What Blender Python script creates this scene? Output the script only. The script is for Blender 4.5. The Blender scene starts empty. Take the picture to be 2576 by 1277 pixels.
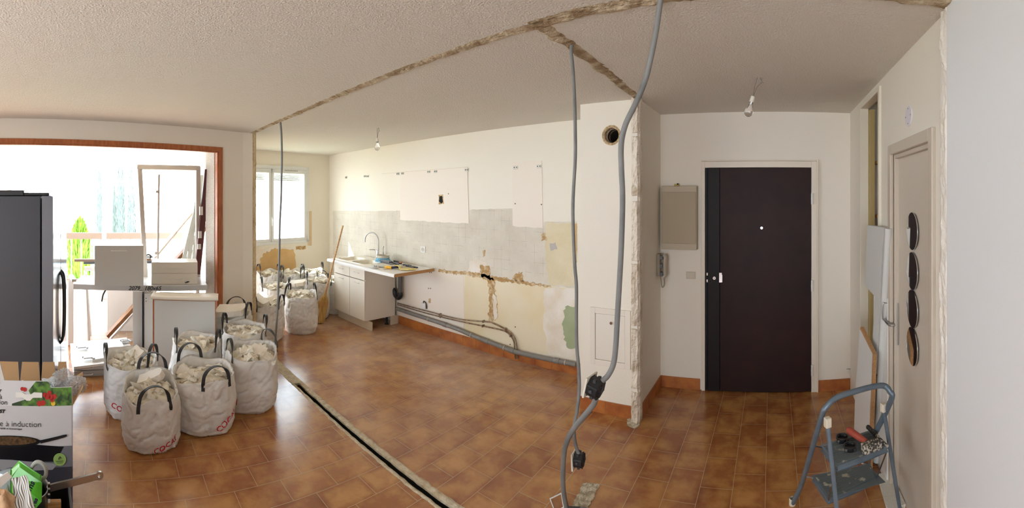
import bpy, bmesh, math, random
from mathutils import Vector, Matrix, noise
from mathutils.geometry import tessellate_polygon
PI = math.pi
S = bpy.context.scene
COL = S.collection
# ------------------------------------------------------------------ camera
F, UC, V0, H = 1058.0, 1941.0, 503.0, 1.74      # focal length in px per radian, heading 0 column, horizon row, eye height
CEIL = 2.54
cam = bpy.data.cameras.new('camera')
camo = bpy.data.objects.new('camera', cam)
COL.objects.link(camo)
S.camera = camo
cam.type = 'PANO'
cam.panorama_type = 'CENTRAL_CYLINDRICAL'
cam.central_cylindrical_range_u_min = -1288 / F
cam.central_cylindrical_range_u_max = 1288 / F
cam.central_cylindrical_range_v_min = -(1277 - V0) / F
cam.central_cylindrical_range_v_max = V0 / F
cam.central_cylindrical_radius = 1.0
camo.location = (0, 0, H)
camo.rotation_euler = (PI / 2, 0, -(1288 - UC) / F)
# ------------------------------------------------------------------ sky, sun, exposure
S.view_settings.view_transform = 'Standard'
S.view_settings.look = 'None'
S.view_settings.gamma = 1
S.view_settings.exposure = 1.1
S.view_settings.use_curve_mapping = False
world = bpy.data.worlds.new('sky')
S.world = world
world.use_nodes = True
bg = world.node_tree.nodes['Background']
bg.inputs[0].default_value = (0.80, 0.90, 1.01, 1)
bg.inputs[1].default_value = 6.0
sun = bpy.data.lights.new('sun', 'SUN')
sun.energy = 9.0
sun.angle = 0.02
sun.color = (1.0, 0.97, 0.90)
suno = bpy.data.objects.new('sun', sun)
COL.objects.link(suno)
suno.rotation_euler = Vector((0.50, 0.50, -0.70)).to_track_quat('-Z', 'Y').to_euler()
try:
    S.cycles.use_denoising = True
    S.cycles.max_bounces = 12
    S.cycles.diffuse_bounces = 8
    S.cycles.transparent_max_bounces = 16
    S.cycles.sample_clamp_indirect = 8.0
    S.cycles.caustics_reflective = False
    S.cycles.caustics_refractive = False
except Exception:
    pass


def portal(loc, rot, sx, sy):
    l = bpy.data.lights.new('daylight_portal', 'AREA')
    l.shape = 'RECTANGLE'
    l.size, l.size_y = sx, sy
    l.cycles.is_portal = True
    o = bpy.data.objects.new('daylight_portal', l)
    o.location = loc
    o.rotation_euler = rot
    COL.objects.link(o)


# ------------------------------------------------------------------ helpers
def C(r, g=None, b=None):
    if g is None:
        g = b = r
    f = lambda c: (c / 255 / 12.92) if c <= 10 else (((c / 255) + 0.055) / 1.055) ** 2.4
    return (f(r), f(g), f(b), 1.0)


MATS = {}


def mat(name, col, rough=0.5, metal=0.0, col2=None, nscale=12.0, ndetail=4.0, lo=0.35, hi=0.65, bump=0.0, bscale=60.0,
        bdist=0.004, trans=0.0, alpha=1.0, coat=0.0, spec=0.5, emit=None, stretch=None, translucent=0.0):
    if name in MATS:
        return MATS[name]
    m = bpy.data.materials.new(name)
    MATS[name] = m
    m.use_nodes = True
    nt = m.node_tree
    b = nt.nodes['Principled BSDF']
    tc = nt.nodes.new('ShaderNodeTexCoord')
    mp = nt.nodes.new('ShaderNodeMapping')
    nt.links.new(tc.outputs['Object'], mp.inputs[0])
    if stretch:
        mp.inputs['Scale'].default_value = stretch
    b.inputs['Base Color'].default_value = col
    b.inputs['Roughness'].default_value = rough
    b.inputs['Metallic'].default_value = metal
    b.inputs['Specular IOR Level'].default_value = spec
    b.inputs['Transmission Weight'].default_value = trans
    b.inputs['Alpha'].default_value = alpha
    b.inputs['Coat Weight'].default_value = coat
    if emit:
        b.inputs['Emission Color'].default_value = emit[0]
        b.inputs['Emission Strength'].default_value = emit[1]
    if col2 is not None:
        n = nt.nodes.new('ShaderNodeTexNoise')
        n.inputs['Scale'].default_value = nscale
        n.inputs['Detail'].default_value = ndetail
        nt.links.new(mp.outputs[0], n.inputs['Vector'])
        r = nt.nodes.new('ShaderNodeValToRGB')
        r.color_ramp.elements[0].position = lo
        r.color_ramp.elements[1].position = hi
        r.color_ramp.elements[0].color = col
        r.color_ramp.elements[1].color = col2
        nt.links.new(n.outputs['Fac'], r.inputs[0])
        nt.links.new(r.outputs[0], b.inputs['Base Color'])
    if bump:
        n2 = nt.nodes.new('ShaderNodeTexNoise')
        n2.inputs['Scale'].default_value = bscale
        n2.inputs['Detail'].default_value = 3
        nt.links.new(mp.outputs[0], n2.inputs['Vector'])
        bp = nt.nodes.new('ShaderNodeBump')
        bp.inputs['Strength'].default_value = bump
        bp.inputs['Distance'].default_value = bdist
        nt.links.new(n2.outputs['Fac'], bp.inputs['Height'])
        nt.links.new(bp.outputs[0], b.inputs['Normal'])
    if translucent:
        tr = nt.nodes.new('ShaderNodeBsdfTranslucent')
        tr.inputs[0].default_value = col
        mx = nt.nodes.new('ShaderNodeMixShader')
        mx.inputs[0].default_value = translucent
        out = nt.nodes['Material Output']
        nt.links.new(b.outputs[0], mx.inputs[1])
        nt.links.new(tr.outputs[0], mx.inputs[2])
        nt.links.new(mx.outputs[0], out.inputs[0])
    return m


def ang(u):
    return (u - UC) / F


def at(u, v, rho):
    """point seen at photo pixel u, v at horizontal distance rho"""
    t = ang(u)
    return Vector((rho * math.sin(t), rho * math.cos(t), H + (V0 - v) / F * rho))


def atz(u, v, z=0.0):
    """point at height z seen at pixel u, v"""
    return at(u, v, (z - H) * F / (V0 - v))


def onw(u, v, wall, off=0.0):
    """point on a vertical wall through the two plan points of WALL, shifted OFF towards the camera"""
    (x0, y0), (x1, y1) = wall
    n = Vector((y1 - y0, -(x1 - x0))).normalized()
    d = n.x * x0 + n.y * y0
    if d > 0:
        n, d = -n, -d
    d = d + off                      # n points to the camera, so n.p = d (negative)
    t = ang(u)
    rho = d / (n.x * math.sin(t) + n.y * math.cos(t))
    return at(u, v, rho)


def wn(wall):
    (x0, y0), (x1, y1) = wall
    n = Vector((y1 - y0, -(x1 - x0), 0)).normalized()
    if n.x * x0 + n.y * y0 > 0:
        n = -n
    return n


class MB:
    def __init__(s):
        s.v, s.f = [], []
        s.M = None

    def add(s, vs, fs):
        k = len(s.v)
        for p in vs:
            p = Vector(p)
            s.v.append(s.M @ p if s.M else p)
        s.f += [tuple(i + k for i in f) for f in fs]
        return s

    def obox(s, o, a, b, c):
        o, a, b, c = Vector(o), Vector(a), Vector(b), Vector(c)
        if a.cross(b).dot(c) < 0:
            a, b = b, a
        vs = [o, o + a, o + a + b, o + b, o + c, o + a + c, o + a + b + c, o + b + c]
        return s.add(vs, [(3, 2, 1, 0), (4, 5, 6, 7), (0, 1, 5, 4), (1, 2, 6, 5), (2, 3, 7, 6), (3, 0, 4, 7)])

    def box(s, c, d, yaw=0.0, R=None):
        c = Vector(c)
        R = R or Matrix.Rotation(yaw, 3, 'Z')
        a, b, e = R @ Vector((d[0], 0, 0)), R @ Vector((0, d[1], 0)), R @ Vector((0, 0, d[2]))
        return s.obox(c - a / 2 - b / 2 - e / 2, a, b, e)

    def tube(s, pts, r, n=10, cap=True, ratio=1.0, up=None, closed=False):
        """r: radius or list of radii; ratio flattens the section along the second axis"""
        pts = [Vector(p) for p in pts]
        N = len(pts)
        rs = r if isinstance(r, (list, tuple)) else [r] * N
        prev = None
        rings = []
        for i, p in enumerate(pts):
            if closed:
                t = pts[(i + 1) % N] - pts[i - 1]
            else:
                t = pts[min(i + 1, N - 1)] - pts[max(i - 1, 0)]
            t.normalize()
            if up is not None:
                a = Vector(up[i] if isinstance(up, list) else up)
            elif prev is None:
                a = Vector((0, 0, 1)) if abs(t.z) < 0.9 else Vector((1, 0, 0))
            else:
                a = prev
            a = a - t * a.dot(t)
            if a.length < 1e-6:
                a = t.orthogonal()
            a.normalize()
            prev = a
            b = t.cross(a)
            rings.append([p + (a * math.cos(2 * PI * k / n) + b * math.sin(2 * PI * k / n) * ratio) * rs[i] for k in range(n)])
        vs = [q for r_ in rings for q in r_]
        fs = []
        for i in range(N if closed else N - 1):
            j = (i + 1) % N
            for k in range(n):
                k2 = (k + 1) % n
                fs.append((i * n + k, i * n + k2, j * n + k2, j * n + k))
        if cap and not closed:
            fs.append(tuple(range(n))[::-1])
            fs.append(tuple((N - 1) * n + k for k in range(n)))
        return s.add(vs, fs)

    def strap(s, pts, wdir, w, t):
        """flat band along pts; wdir[i] is the width direction"""
        vs = []
        N = len(pts)
        for i, p in enumerate(pts):
            p = Vector(p)
            tg = (Vector(pts[min(i + 1, N - 1)]) - Vector(pts[max(i - 1, 0)])).normalized()
            a = Vector(wdir[i])
            a = (a - tg * a.dot(tg)).normalized()
            b = tg.cross(a)
            for sa, sb in ((-1, -1), (1, -1), (1, 1), (-1, 1)):
                vs.append(p + a * sa * w / 2 + b * sb * t / 2)
        fs = [(0, 1, 2, 3), tuple((N - 1) * 4 + k for k in (3, 2, 1, 0))]
        for i in range(N - 1):
            for k in range(4):
                k2 = (k + 1) % 4
                fs.append((i * 4 + k, (i + 1) * 4 + k, (i + 1) * 4 + k2, i * 4 + k2))
        return s.add(vs, fs)

    def lathe(s, prof, c=(0, 0, 0), n=24, M=None, a0=0.0, a1=2 * PI):
        c = Vector(c)
        full = abs(a1 - a0 - 2 * PI) < 1e-6
        m = n if full else n + 1
        vs = []
        for (r, z) in prof:
            for k in range(m):
                a = a0 + (a1 - a0) * k / n
                p = Vector((r * math.cos(a), r * math.sin(a), z))
                vs.append(c + (M @ p if M else p))
        fs = []
        for i in range(len(prof) - 1):
            for k in range(n):
                k2 = (k + 1) % m if full else k + 1
                fs.append((i * m + k, i * m + k2, (i + 1) * m + k2, (i + 1) * m + k))
        return s.add(vs, fs)

    def cyl(s, p, q, r, n=16, r2=None):
        return s.tube([p, q], [r, r if r2 is None else r2], n)

    def prism(s, poly, vec):
        poly = [Vector(p) for p in poly]
        vec = Vector(vec)
        n = len(poly)
        nr = Vector((0, 0, 0))
        for i in range(n):
            nr += poly[i].cross(poly[(i + 1) % n])
        if nr.dot(vec) > 0:
            poly = poly[::-1]
        tri = tessellate_polygon([poly])
        k = poly + [p + vec for p in poly]
        fs = []
        for t in tri:
            a, b, c = t
            nn = (poly[b] - poly[a]).cross(poly[c] - poly[a])
            if nn.dot(vec) > 0:
                t = (c, b, a)
            fs.append(tuple(t))
            fs.append(tuple(i + n for i in t[::-1]))
        for i in range(n):
            j = (i + 1) % n
            fs.append((i, i + n, j + n, j)[::-1])
        return s.add(k, fs)

    def hull(s, pts):
        bm = bmesh.new()
        for p in pts:
            bm.verts.new(p)
        bmesh.ops.convex_hull(bm, input=bm.verts)
        for v in [v for v in bm.verts if not v.link_faces]:
            bm.verts.remove(v)
        bm.verts.index_update()
        vs = [v.co.copy() for v in bm.verts]
        fs = [tuple(v.index for v in f.verts) for f in bm.faces]
        bm.free()
        return s.add(vs, fs)

    def build(s, name, m, parent=None, smooth=False, bevel=0.0, kind=None, label=None, seg=2, sharp=35):
        me = bpy.data.meshes.new(name)
        o = bpy.data.objects.new(name, me)
        COL.objects.link(o)
        off = Vector((0, 0, 0))
        if parent:
            q = parent
            o.parent = parent
            while q:
                off = off + q.location
                q = q.parent
        me.from_pydata([tuple(p - off) for p in s.v], [], s.f)
        me.materials.append(m)
        if smooth:
            me.shade_smooth()
            if sharp:
                me.set_sharp_from_angle(angle=math.radians(sharp))
        if bevel:
            b = o.modifiers.new('bevel', 'BEVEL')
            b.width = bevel
            b.segments = seg
            b.limit_method = 'ANGLE'
            b.angle_limit = math.radians(40)
            b.harden_normals = False
        if kind:
            o['kind'] = kind
        if label:
            o['label'] = label
        me.update()
        return o


def thing(name, label, cat, loc=(0, 0, 0), group=None, kind=None):
    o = bpy.data.objects.new(name, None)
    o.empty_display_size = 0.05
    o.location = loc
    COL.objects.link(o)
    return tag(o, label, cat, group, kind)


def tag(o, label, cat, group=None, kind=None):
    o['label'] = label
    o['category'] = cat
    if group:
        o['group'] = group
    if kind:
        o['kind'] = kind
    return o


def struct(mb, name, m, **k):
    return mb.build(name, m, kind='structure', **k)


def smoothpath(pts, per=8):
    """Catmull-Rom through pts"""
    P = [Vector(p) for p in pts]
    P = [P[0] * 2 - P[1]] + P + [P[-1] * 2 - P[-2]]
    out = []
    for i in range(1, len(P) - 2):
        a, b, c, d = P[i - 1:i + 3]
        for k in range(per):
            t = k / per
            out.append(0.5 * ((2 * b) + (c - a) * t + (2 * a - 5 * b + 4 * c - d) * t * t + (3 * b - a - 3 * c + d) * t ** 3))
    out.append(P[-2])
    return out


def rag(poly, amp, step, seed=0):
    """ragged outline: subdivide the closed 3D polygon and push the new points about"""
    rnd = random.Random(seed)
    poly = [Vector(p) for p in poly]
    n = Vector((0, 0, 0))
    for i in range(len(poly)):
        n += poly[i].cross(poly[(i + 1) % len(poly)])
    n.normalize()
    out = []
    for i in range(len(poly)):
        a, b = poly[i], poly[(i + 1) % len(poly)]
        L = (b - a).length
        k = max(1, int(L / step))
        side = (b - a).normalized().cross(n)
        for j in range(k):
            p = a + (b - a) * (j / k)
            out.append(p + side * (rnd.uniform(-amp, amp) if (j or amp < 0.02) else 0))
    return out


def text_mesh(body, size, extrude=0.0004, bold=0.0, shear=0.0):
    """vertices (x, y, z) and faces of a line of lettering, its left end at 0"""
    cu = bpy.data.curves.new('lettering', 'FONT')
    cu.body = body
    cu.size = size
    cu.extrude = extrude
    cu.offset = bold
    cu.shear = shear
    cu.resolution_u = 3
    o = bpy.data.objects.new('lettering', cu)
    COL.objects.link(o)
    dg = bpy.context.evaluated_depsgraph_get()
    me = bpy.data.meshes.new_from_object(o.evaluated_get(dg))
    vs = [v.co.copy() for v in me.vertices]
    fs = [tuple(p.vertices) for p in me.polygons]
    bpy.data.objects.remove(o)
    bpy.data.curves.remove(cu)
    bpy.data.meshes.remove(me)
    return vs, fs


def text_on(mb, body, size, o, ex, ey, bold=0.0, shear=0.0, align='l', ext=0.0004):
    vs, fs = text_mesh(body, size, ext, bold, shear)
    o, ex, ey = Vector(o), Vector(ex).normalized(), Vector(ey).normalized()
    nz = ex.cross(ey)
    w = max(v.x for v in vs)
    sh = -w if align == 'r' else (-w / 2 if align == 'c' else 0)
    mb.add([o + ex * (v.x + sh) + ey * v.y + nz * (v.z + ext) for v in vs], fs)


# ------------------------------------------------------------------ materials
m_wall = mat('wall paint', C(234, 228, 214), 0.75, bump=0.25, bscale=90, bdist=0.004)
m_wallsm = mat('smooth wall paint', C(230, 223, 210), 0.6, bump=0.08, bscale=40)
m_ceil = mat('textured ceiling', C(218, 214, 206), 0.9, bump=0.8, bscale=110, bdist=0.008)
m_plaster = mat('rough plaster', C(222, 213, 196), 0.9, col2=C(190, 174, 146), nscale=14, lo=0.45, hi=0.75, bump=1.0, bscale=38, bdist=0.02)
m_conc = mat('bare concrete chase', C(150, 128, 98), 0.95, col2=C(205, 192, 165), nscale=9, lo=0.42, hi=0.66, bump=1.0, bscale=40, bdist=0.02)
m_white = mat('white laminate', C(226, 224, 220), 0.35)
m_cream = mat('cream laminate', C(226, 219, 206), 0.4)
m_edge = mat('chipboard edge', C(196, 152, 104), 0.8, col2=C(160, 116, 74), nscale=160, bump=0.4, bscale=200)
m_dark = mat('painted hole shade and dark bits', C(22, 20, 18), 0.9)
m_black = mat('black plastic', C(28, 28, 30), 0.4)
m_chrome = mat('chrome', C(215, 218, 222), 0.15, 1.0)
m_steel = mat('brushed steel', C(170, 170, 168), 0.32, 1.0)
m_bag = mat('woven bag', C(238, 236, 232), 0.45, col2=C(226, 223, 218), nscale=7, bump=0.35, bscale=16, bdist=0.02, translucent=0.22)
m_strap = mat('black strap', C(40, 40, 42), 0.6, bump=0.5, bscale=300, bdist=0.001)
m_rub = mat('plaster rubble', C(232, 226, 212), 0.9, col2=C(205, 192, 168), nscale=16, lo=0.45, hi=0.7, bump=0.8, bscale=60, bdist=0.006)
m_red = mat('red print', C(196, 30, 44), 0.5)
m_wood = mat('light wood', C(205, 160, 106), 0.5, col2=C(170, 118, 66), nscale=6, stretch=(1, 1, 12))
m_wood2 = mat('orange stained wood', C(176, 104, 58), 0.45, col2=C(150, 82, 44), nscale=8, stretch=(6, 6, 1))
m_grey = mat('grey pvc', C(126, 124, 120), 0.45, col2=C(150, 146, 138), nscale=20, lo=0.55, hi=0.75)
m_copper = mat('old copper', C(120, 88, 66), 0.5, 0.4, col2=C(168, 150, 128), nscale=30)
m_beige = mat('beige gloss paint', C(196, 184, 168), 0.4)


def floor_mat():
    m = bpy.data.materials.new('terracotta tiles')
    m.use_nodes = True
    nt = m.node_tree
    L = nt.links.new
    b = nt.nodes['Principled BSDF']
    tc = nt.nodes.new('ShaderNodeTexCoord')
    sp = nt.nodes.new('ShaderNodeSeparateXYZ')
    L(tc.outputs['Object'], sp.inputs[0])

    def add(x, k):
        a = nt.nodes.new('ShaderNodeMath')
        a.inputs[1].default_value = k
        L(x, a.inputs[0])
        return a.outputs[0]
    cb = nt.nodes.new('ShaderNodeCombineXYZ')
    L(add(sp.outputs[1], 30 * TL + 0.02 + PHASE), cb.inputs[0])
    L(add(sp.outputs[0], 2.012 + 60 * TW), cb.inputs[1])

    def brick(ms, smooth, c1, c2, cm):
        n = nt.nodes.new('ShaderNodeTexBrick')
        n.offset = 0.5
        n.offset_frequency = 2
        n.squash = 1.0
        n.inputs['Scale'].default_value = 1.0
        n.inputs['Brick Width'].default_value = TL
        n.inputs['Row Height'].default_value = TW
        n.inputs['Mortar Size'].default_value = ms
        n.inputs['Mortar Smooth'].default_value = smooth
        n.inputs['Bias'].default_value = 0.0
        n.inputs['Color1'].default_value = c1
        n.inputs['Color2'].default_value = c2
        n.inputs['Mortar'].default_value = cm
        L(cb.outputs[0], n.inputs['Vector'])
        return n
    t = brick(0.0018, 0.15, C(182, 128, 78), C(154, 98, 56), C(0))
    edge = brick(0.045, 1.0, (1, 1, 1, 1), (1, 1, 1, 1), (0, 0, 0, 1))
    # mottling across and inside the tiles
    n1 = nt.nodes.new('ShaderNodeTexNoise')
    n1.inputs['Scale'].default_value = 5.5
    n1.inputs['Detail'].default_value = 5
    n1.inputs['Roughness'].default_value = 0.6
    L(tc.outputs['Object'], n1.inputs['Vector'])
    r1 = nt.nodes.new('ShaderNodeValToRGB')
    r1.color_ramp.elements[0].position = 0.40
    r1.color_ramp.elements[1].position = 0.62
    r1.color_ramp.elements[0].color = C(146, 86, 50)
    r1.color_ramp.elements[1].color = C(200, 150, 88)
    L(n1.outputs['Fac'], r1.inputs[0])
    mx = nt.nodes.new('ShaderNodeMix')
    mx.data_type = 'RGBA'
    mx.inputs[0].default_value = 0.55
    L(t.outputs['Color'], mx.inputs[6])
    L(r1.outputs[0], mx.inputs[7])
    # burnt edges, broken up by the noise
    dk = nt.nodes.new('ShaderNodeMix')
    dk.data_type = 'RGBA'
    dk.blend_type = 'MULTIPLY'
    ef = nt.nodes.new('ShaderNodeMath')
    ef.operation = 'MULTIPLY'
    n2 = nt.nodes.new('ShaderNodeTexNoise')
    n2.inputs['Scale'].default_value = 4.0
    L(tc.outputs['Object'], n2.inputs['Vector'])
    r2 = nt.nodes.new('ShaderNodeMapRange')
    r2.inputs[1].default_value = 0.4
    r2.inputs[2].default_value = 0.62
    r2.inputs[3].default_value = 0.15
    r2.inputs[4].default_value = 0.95
    L(n2.outputs['Fac'], r2.inputs[0])
    L(edge.outputs['Fac'], ef.inputs[0])
    L(r2.outputs[0], ef.inputs[1])
    L(ef.outputs[0], dk.inputs[0])
    L(mx.outputs[2], dk.inputs[6])
    dk.inputs[7].default_value = (0.70, 0.56, 0.54, 1)
    # white plaster dust
    n3 = nt.nodes.new('ShaderNodeTexNoise')
    n3.inputs['Scale'].default_value = 1.6
    n3.inputs['Detail'].default_value = 7
    n3.inputs['Roughness'].default_value = 0.7
    L(tc.outputs['Object'], n3.inputs['Vector'])
    r3 = nt.nodes.new('ShaderNodeMapRange')
    r3.inputs[1].default_value = 0.35
    r3.inputs[2].default_value = 0.75
    r3.inputs[3].default_value = 0.12
    r3.inputs[4].default_value = 0.75
    L(n3.outputs['Fac'], r3.inputs[0])
    # dust lies along the kitchen wall and by the bags
    ky = nt.nodes.new('ShaderNodeMapRange')
    ky.inputs[1].default_value = 1.7
    ky.inputs[2].default_value = 3.6
    L(sp.outputs[1], ky.inputs[0])
    kx = nt.nodes.new('ShaderNodeMapRange')
    kx.inputs[1].default_value = -1.4
    kx.inputs[2].default_value = -2.6
    L(sp.outputs[0], kx.inputs[0])
    dm = nt.nodes.new('ShaderNodeMath')
    dm.operation = 'MULTIPLY'
    L(ky.outputs[0], dm.inputs[0])
    L(kx.outputs[0], dm.inputs[1])
    dm2 = nt.nodes.new('ShaderNodeMath')
    dm2.operation = 'MULTIPLY'
    L(dm.outputs[0], dm2.inputs[0])
    L(r3.outputs[0], dm2.inputs[1])
    dust = nt.nodes.new('ShaderNodeMix')
    dust.data_type = 'RGBA'
    L(dm2.outputs[0], dust.inputs[0])
    L(dk.outputs[2], dust.inputs[6])
    dust.inputs[7].default_value = C(214, 196, 178)
    fin = nt.nodes.new('ShaderNodeMix')
    fin.data_type = 'RGBA'
    L(t.outputs['Fac'], fin.inputs[0])
    L(dust.outputs[2], fin.inputs[6])
    fin.inputs[7].default_value = C(196, 164, 122)
    L(fin.outputs[2], b.inputs['Base Color'])
    rr = nt.nodes.new('ShaderNodeMapRange')
    rr.inputs[3].default_value = 0.14
    rr.inputs[4].default_value = 0.30
    L(n3.outputs['Fac'], rr.inputs[0])
    L(rr.outputs[0], b.inputs['Roughness'])
    bp = nt.nodes.new('ShaderNodeBump')
    bp.inputs['Strength'].default_value = 0.25
    bp.inputs['Distance'].default_value = 0.002
    inv = nt.nodes.new('ShaderNodeMath')
    inv.operation = 'SUBTRACT'
    inv.inputs[0].default_value = 1
    L(t.outputs['Fac'], inv.inputs[1])
    L(inv.outputs[0], bp.inputs['Height'])
    L(bp.outputs[0], b.inputs['Normal'])
    return m


TW, TL, PHASE = 0.1975, 0.2985, 0.0
m_floor = floor_mat()
m_skirt = mat('terracotta skirting', C(186, 116, 58), 0.4, col2=C(150, 84, 44), nscale=7)

m_glass = bpy.data.materials.new('window glass')
m_glass.use_nodes = True
_nt = m_glass.node_tree
_nt.nodes.remove(_nt.nodes['Principled BSDF'])
_t = _nt.nodes.new('ShaderNodeBsdfTransparent')
_t.inputs[0].default_value = (.93, .95, .94, 1)
_g = _nt.nodes.new('ShaderNodeBsdfGlossy')
_g.inputs['Roughness'].default_value = 0.02
_m = _nt.nodes.new('ShaderNodeMixShader')
_m.inputs[0].default_value = 0.06
_nt.links.new(_t.outputs[0], _m.inputs[1])
_nt.links.new(_g.outputs[0], _m.inputs[2])
_nt.links.new(_m.outputs[0], _nt.nodes['Material Output'].inputs[0])
# ------------------------------------------------------------------ setting: shell
WK = ((-1.3, 3.76), (-6.6, 3.76))      # long kitchen wall
WW = ((-6.6, 3.76), (-6.25, 1.72))     # kitchen window wall
WL = ((-4.77, 1.64), (-3.97, -1.07))   # living-room wall with the terrace opening
WR = ((0.72, 3.81), (0.72, -3.2))
WD = ((-1.03, 3.81), (0.72, 3.81))
WP = ((-1.55, 3.17), (-1.08, 3.17))    # front of the service duct
WS = ((-1.03, 3.1), (-1.03, 3.81))     # side of the duct facing the hall
GY0, GY1 = 1.67, 1.76                  # chase left by the removed partition
BACKY = -3.2


def wl(t, z=0.0, off=0.0):
    """point on the living-room wall line at plan y = t"""
    x = -4.77 + (1.64 - t) * (0.80 / 2.71)
    n = wn(WL)
    return Vector((x, t, z)) + n * off


# floor: two fields of tiles either side of the chase, with the chase sunk between them
fl = MB()
fl.add([(-5.2, BACKY, 0), (0.9, BACKY, 0), (0.9, GY0, 0), (-5.2, GY0, 0)], [(0, 1, 2, 3)])
fl.add([(-6.8, GY1, 0), (0.9, GY1, 0), (0.9, 4.0, 0), (-6.8, 4.0, 0)], [(0, 1, 2, 3)])
fl.add([(-5.2, GY0, 0), (0.9, GY0, 0), (0.9, GY0, -0.06), (-5.2, GY0, -0.06)], [(0, 1, 2, 3)])
fl.add([(-5.2, GY1, -0.06), (0.9, GY1, -0.06), (0.9, GY1, 0), (-5.2, GY1, 0)], [(0, 1, 2, 3)])
fl.add([(-6.8, GY0 - 0.3, -0.06), (0.9, GY0 - 0.3, -0.06), (0.9, GY1 + .3, -0.06), (-6.8, GY1 + .3, -0.06)], [(0, 1, 2, 3)])
struct(fl, 'floor', m_floor)

# plaster left in the chase: two ragged lips and a slot lined near-black, its shade painted in
def lip(y_out, y_in, x0, x1, z, seed, wob):
    mb = MB()
    rnd = random.Random(seed)
    n = int((x1 - x0) / 0.04)
    rows = []
    for i in range(n + 1):
        x = x0 + (x1 - x0) * i / n
        w = wob * (noise.noise(Vector((x * 6, seed, 0))) + 0.5 * noise.noise(Vector((x * 20, seed, 3))))
        yo = y_out + (0.012 * noise.noise(Vector((x * 15, seed, 9)))) * (1 if y_out > y_in else -1)
        yi = y_in + w
        zz = z + 0.006 * noise.noise(Vector((x * 25, 4, seed)))
        rows.append([(x, yo, zz - 0.002), (x, yo * 0.6 + yi * 0.4, zz + 0.003), (x, yi, zz - 0.003), (x, yi, -0.014), (x, yo, -0.014)])
    vs = [p for r in rows for p in r]
    fs = []
    for i in range(n):
        for k in range(5):
            k2 = (k + 1) % 5
            f = (i * 5 + k, i * 5 + k2, (i + 1) * 5 + k2, (i + 1) * 5 + k)
            fs.append(f)
    mb.add(vs, fs)
    return mb


m_chase = mat('chase plaster', C(212, 200, 176), 0.95, col2=C(176, 158, 126), nscale=24, lo=.4, hi=.7, bump=1.0, bscale=70, bdist=0.01)
struct(lip(GY0 - 0.012, 1.686, -3.62, 0.8, 0.003, 3, 0.006), 'trim_1', m_chase)
struct(lip(GY1 + 0.012, 1.729, -3.62, 0.8, 0.003, 5, 0.008), 'trim_2', m_chase)
struct(lip(GY0 - 0.012, GY1 + 0.012, -4.9, -3.60, 0.004, 7, 0.004), 'trim_3', m_chase)
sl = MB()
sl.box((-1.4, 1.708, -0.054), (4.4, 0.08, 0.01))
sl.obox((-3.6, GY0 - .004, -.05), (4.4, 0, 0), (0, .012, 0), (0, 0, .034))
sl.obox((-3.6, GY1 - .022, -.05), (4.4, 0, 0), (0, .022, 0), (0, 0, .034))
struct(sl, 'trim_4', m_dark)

ce = MB()
ce.box((-2.75, 0.4, CEIL + 0.1), (8.5, 7.6, 0.2))
struct(ce, 'ceiling', m_ceil)


def strip(path, w, z, seed, name, m, t=0.006):
    mb = MB()
    pts = []
    n = len(path)
    L, R = [], []
    fine = []
    for i in range(n - 1):
        a, b = Vector(path[i]), Vector(path[i + 1])
        k = max(1, int((b - a).length / 0.025))
        for j in range(k):
            fine.append((a + (b - a) * j / k, (b - a).normalized()))
    fine.append((Vector(path[-1]), (Vector(path[-1]) - Vector(path[-2])).normalized()))
    for i, (p, d) in enumerate(fine):
        s = Vector((-d.y, d.x))
        q = Vector((p.x, p.y, 0)) * 7
        wl_ = w / 2 * (1 + 0.5 * noise.noise(q + Vector((seed, 0, 0))) + 0.35 * noise.noise(q * 4 + Vector((seed, 5, 0))))
        wr_ = w / 2 * (1 + 0.5 * noise.noise(q + Vector((seed, 0, 7))) + 0.35 * noise.noise(q * 4 + Vector((seed, 5, 7))))
        a = p + s * wl_
        b = p - s * wr_
        dz = 0.006 * noise.noise(q * 3)
        pts += [(a.x, a.y, z + 0.004), (p.x + (a.x - p.x) * .5, p.y + (a.y - p.y) * .5, z - t + dz), (p.x - s.x * w * .2, p.y - s.y * w * .2, z - t * .4 - dz), (b.x, b.y, z + 0.004)]
    N = len(fine)
    fs = []
    for i in range(N - 1):
        for k in range(3):
            fs.append((i * 4 + k, (i + 1) * 4 + k, (i + 1) * 4 + k + 1, i * 4 + k + 1))
    mb.add(pts, fs)
    return struct(mb, name, m)


strip([(-4.78, 1.65), (-3.2, 1.66), (-1.9, 1.645), (-1.02, 1.63)], 0.085, CEIL, 1, 'trim_5', m_conc, 0.008)
strip([(-1.04, 1.62), (-0.4, 1.6), (0.72, 1.57)], 0.12, CEIL, 2, 'trim_6', m_conc, 0.008)
strip([(-1.0, 1.60), (-1.0, 2.2), (-1.03, 3.12)], 0.10, CEIL, 4, 'trim_7', m_conc, 0.009)


def wallbox(mb, p, q, z0, z1, n, th=0.22):
    p, q = Vector((p[0], p[1], z0)), Vector((q[0], q[1], z0))
    mb.obox(p, q - p, -n * th, (0, 0, z1 - z0))


# kitchen long wall
w = MB()
wallbox(w, (-1.06, 3.76), (-6.8, 3.76), 0, CEIL, wn(WK))
struct(w, 'wall_back', m_wall)
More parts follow.
